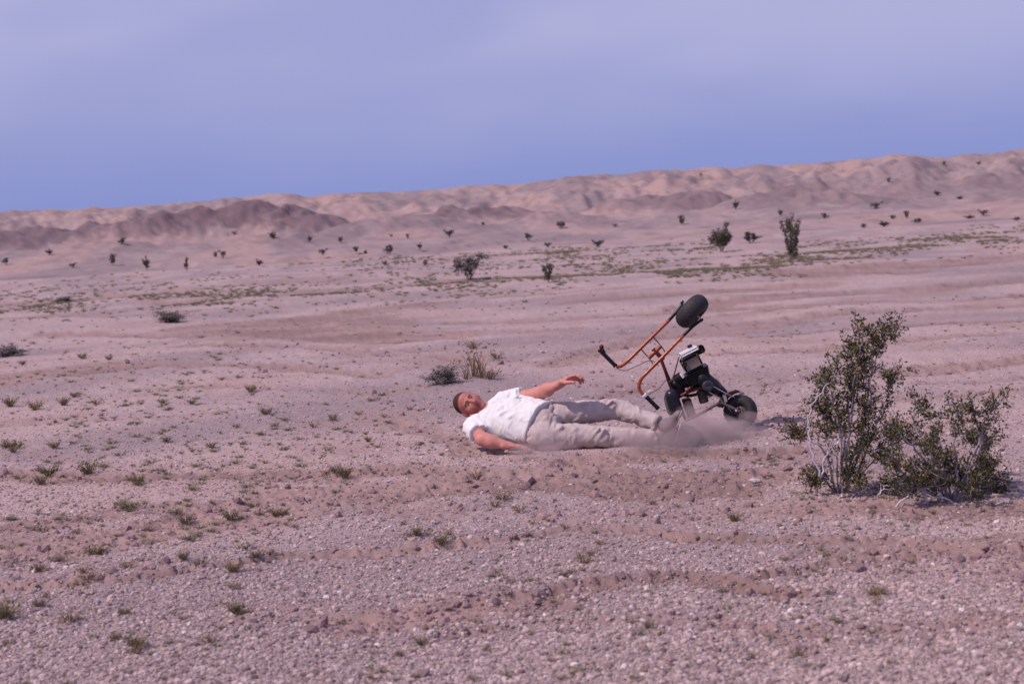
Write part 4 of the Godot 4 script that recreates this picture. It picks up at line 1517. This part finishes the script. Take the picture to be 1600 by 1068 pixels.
func build_stones() -> void:
	var m := [pebble(91, 0.6), pebble(92, 0.75), pebble(93, 0.55)]
	var pale := mat(Color(0.50, 0.40, 0.44), 0.9)
	var dark := mat(Color(0.22, 0.14, 0.14), 0.95)
	for e in [[0, 1180, 752, 26, 0], [1, 1075, 770, 14, 0], [0, 1295, 1028, 22, 1], [1, 1070, 735, 20, 1], [2, 1100, 738, 26, 1], [0, 1135, 736, 20, 1], [1, 1230, 733, 24, 1], [0, 742, 760, 22, 1], [1, 760, 768, 16, 1], [2, 728, 752, 20, 1], [0, 690, 742, 18, 1], [1, 930, 752, 16, 1], [2, 860, 742, 18, 1], [0, 890, 728, 14, 1], [1, 1010, 733, 14, 0],
		[0, 955, 612, 16, 1], [1, 968, 604, 20, 1], [2, 985, 612, 18, 1], [0, 1000, 600, 16, 1], [1, 940, 622, 18, 1], [2, 915, 620, 16, 1], [0, 1015, 612, 14, 0], [1, 972, 620, 12, 1], [1, 1540, 858, 24, 1], [2, 1470, 862, 16, 1], [0, 1300, 742, 18, 0], [2, 905, 832, 12, 1], [1, 370, 950, 14, 0], [0, 700, 950, 22, 1], [2, 670, 956, 26, 1], [1, 720, 968, 18, 1], [0, 440, 978, 20, 1], [2, 400, 985, 22, 1],
		[0, 1080, 960, 16, 0], [1, 1215, 936, 20, 1], [2, 1180, 950, 22, 1], [0, 1280, 940, 16, 1], [1, 820, 1040, 16, 0], [2, 460, 1030, 14, 0], [0, 250, 1020, 14, 0]]:
		var o := MeshInstance3D.new()
		o.name = numbered("stone" if e[4] == 0 else "earth_clod")
		o.mesh = m[e[0]]
		o.material_override = pale if e[4] == 0 else dark
		add_child(o, true)
		var p := hit(e[1], e[2])
		var s: float = e[3] * 0.34 * p.length() / FOCAL
		o.position = p + Vector3.UP * s * 0.15
		o.rotation = Vector3(0.2, e[1] * 0.7, 0.1)
		o.scale = Vector3(s * 1.2, s * 0.95, s)
		if e[4] == 0: tag(o, ("large" if e[3] > 18 else "small") + " pale stone " + beside(e[1], e[2]), "stone", "pale stones on the gravel")
		else: tag(o, ("large" if e[3] > 21 else "middling" if e[3] > 16 else "small") + " dark earth clod " + beside(e[1], e[2]), "clod", "dark clods of earth")

var white_cloth: StandardMaterial3D
var pale_cloth: StandardMaterial3D

func sky_image() -> ImageTexture:
	var w := 1024
	var h := 512
	var im := Image.create(w, h, false, Image.FORMAT_RGBF)
	var n1 := noise(1.0, 61, 4)
	var n2 := noise(1.0, 62, 3)
	for y in h:
		var el := (0.5 - (y + 0.5) / h) * PI
		var s := sin(maxf(el, 0.0))
		var base := Color(0.220, 0.268, 0.585).lerp(Color(0.085, 0.120, 0.36), pow(s, 0.8))
		for x in w:
			var az := ((x + 0.5) / w - 0.5) * TAU
			var c := base
			if el > -0.03:
				var dir := Vector3(sin(az) * cos(el), sin(el), -cos(az) * cos(el))
				var a := n1.get_noise_3d(dir.x * 2.2 + 3.0, dir.y * 7.0 + dir.x * 1.2, dir.z * 2.2)
				var b := n2.get_noise_3d(dir.x * 7.0, dir.y * 34.0 - dir.x * 4.0, dir.z * 7.0)
				var veil := smoothstep(-0.01, 0.13, el) * (0.66 + 0.34 * smoothstep(-0.5, 0.45, a + 0.25 * b))
				c = base.lerp(Color(0.415, 0.420, 0.670), veil * 0.95)
			im.set_pixel(x, y, c)
	return ImageTexture.create_from_image(im)

func _ready() -> void:
	rng.seed = 20240
	# camera: held level with the eye, rolled a little clockwise
	cam_basis = Basis.from_euler(Vector3(deg_to_rad(-4.73), 0, deg_to_rad(-3.5)))
	var cam := Camera3D.new()
	cam.name = "camera"
	cam.transform = Transform3D(cam_basis, EYE)
	cam.fov = rad_to_deg(2.0 * atan(534.0 / FOCAL))
	cam.near = 0.1
	cam.far = 4000.0
	cam.current = true
	var lens := CameraAttributesPhysical.new()
	lens.frustum_focal_length = 12.0 / (534.0 / FOCAL)
	lens.frustum_focus_distance = 10.2
	lens.frustum_near = 0.1
	lens.frustum_far = 4000.0
	lens.exposure_aperture = 3.2
	cam.attributes = lens
	add_child(cam)
	var env := Environment.new()
	env.background_mode = Environment.BG_SKY
	env.sky = Sky.new()
	var sm := PanoramaSkyMaterial.new()
	sm.panorama = sky_image()
	env.sky.sky_material = sm
	env.tonemap_mode = Environment.TONE_MAPPER_LINEAR
	env.tonemap_exposure = 1.06
	env.volumetric_fog_enabled = true
	env.volumetric_fog_density = 0.0
	env.sdfgi_enabled = true
	env.ssao_enabled = true
	env.ssil_enabled = true
	var we := WorldEnvironment.new()
	we.name = "world_environment"
	we.environment = env
	add_child(we)
	var sun := DirectionalLight3D.new()
	sun.name = "sun"
	sun.light_color = Color(1.0, 0.93, 0.90)
	sun.light_energy = 1.15
	sun.light_angular_distance = 0.6
	sun.shadow_enabled = true
	add_child(sun)
	sun.look_at_from_position(Vector3(-0.62, 0.80, 0.22), Vector3.ZERO)
	# materials
	earth = mat(Color(1, 1, 1), 0.95, 0.0, true)
	earth.albedo_texture = noise_tex(0.035, 3, Color(0.80, 0.79, 0.80), Color(1, 1, 1), 1024, 5)
	earth.uv1_triplanar = true
	earth.uv1_world_triplanar = true
	earth.uv1_scale = Vector3(0.7, 0.7, 0.7)
	bark = mat(Color(1, 1, 1), 0.9, 0.0, true)
	leafy = mat(Color(1, 1, 1), 0.7, 0.0, true)
	leafy.backlight_enabled = true
	leafy.backlight = Color(0.25, 0.25, 0.25)
	white_cloth = mat(Color(0.67, 0.65, 0.66), 0.95)
	pale_cloth = mat(Color(0.55, 0.46, 0.455), 0.95)
	pale_cloth.albedo_texture = noise_tex(0.02, 8, Color(0.82, 0.80, 0.80), Color(1, 1, 1), 256, 4)
	pale_cloth.uv1_triplanar = true
	pale_cloth.uv1_scale = Vector3(2, 2, 2)
	# mounds before the mesa: pixel of the crest, distance, height px above eye level, half widths, clay share
	for e in [[395, 152.0, 63.0, 7.5, 10.0, 0.95], [320, 152.0, 60.0, 7.0, 9.0, 0.95], [255, 150.0, 53.0, 6.0, 9.0, 0.9], [200, 148.0, 42.0, 5.5, 8.0, 0.8], [455, 148.0, 52.0, 6.0, 9.0, 0.9], [505, 144.0, 38.0, 5.0, 8.0, 0.85], [140, 150.0, 44.0, 6.0, 8.0, 0.8], [60, 150.0, 42.0, 9.0, 8.0, 0.8], [790, 146.0, 30.0, 6.0, 7.0, 0.6], [715, 145.0, 38.0, 9.0, 8.0, 0.8], [580, 128.0, 24.0, 8.0, 7.0, 0.3], [640, 132.0, 26.0, 9.0, 8.0, 0.25], [1000, 150.0, 34.0, 9.5, 8.0, 0.45], [1090, 148.0, 36.0, 8.0, 8.0, 0.6],
		[1250, 155.0, 36.0, 10.0, 7.0, 0.55], [860, 135.0, 20.0, 7.0, 7.0, 0.35], [1180, 140.0, 24.0, 7.0, 7.0, 0.1], [1290, 138.0, 22.0, 7.0, 7.0, 0.35], [1420, 150.0, 30.0, 9.0, 7.0, 0.4], [1550, 150.0, 34.0, 10.0, 8.0, 0.2], [-80, 150.0, 46.0, 12.0, 9.0, 0.6], [1700, 150.0, 36.0, 12.0, 9.0, 0.3], [420, 118.0, 10.0, 10.0, 8.0, 0.15], [150, 120.0, 12.0, 12.0, 8.0, 0.2]]:
		var r := ray(e[0], 350.0)
		var k: Vector2 = Vector2(r.x, r.z).normalized() * float(e[1])
		mounds.append([k.x, k.y, 1.6 + e[2] / FOCAL * e[1], e[3], e[4], e[5]])
	var t0 := Time.get_ticks_msec()
	build_ground()
	build_hills()
	print("terrain ", Time.get_ticks_msec() - t0)
	build_person()
	print("person ", Time.get_ticks_msec() - t0)
	build_bike()
	print("bike ", Time.get_ticks_msec() - t0)
	build_dust()
	build_bushes()
	print("bushes ", Time.get_ticks_msec() - t0)
	build_stones()
	build_weeds()
	build_gravel()
	print("done ", Time.get_ticks_msec() - t0)
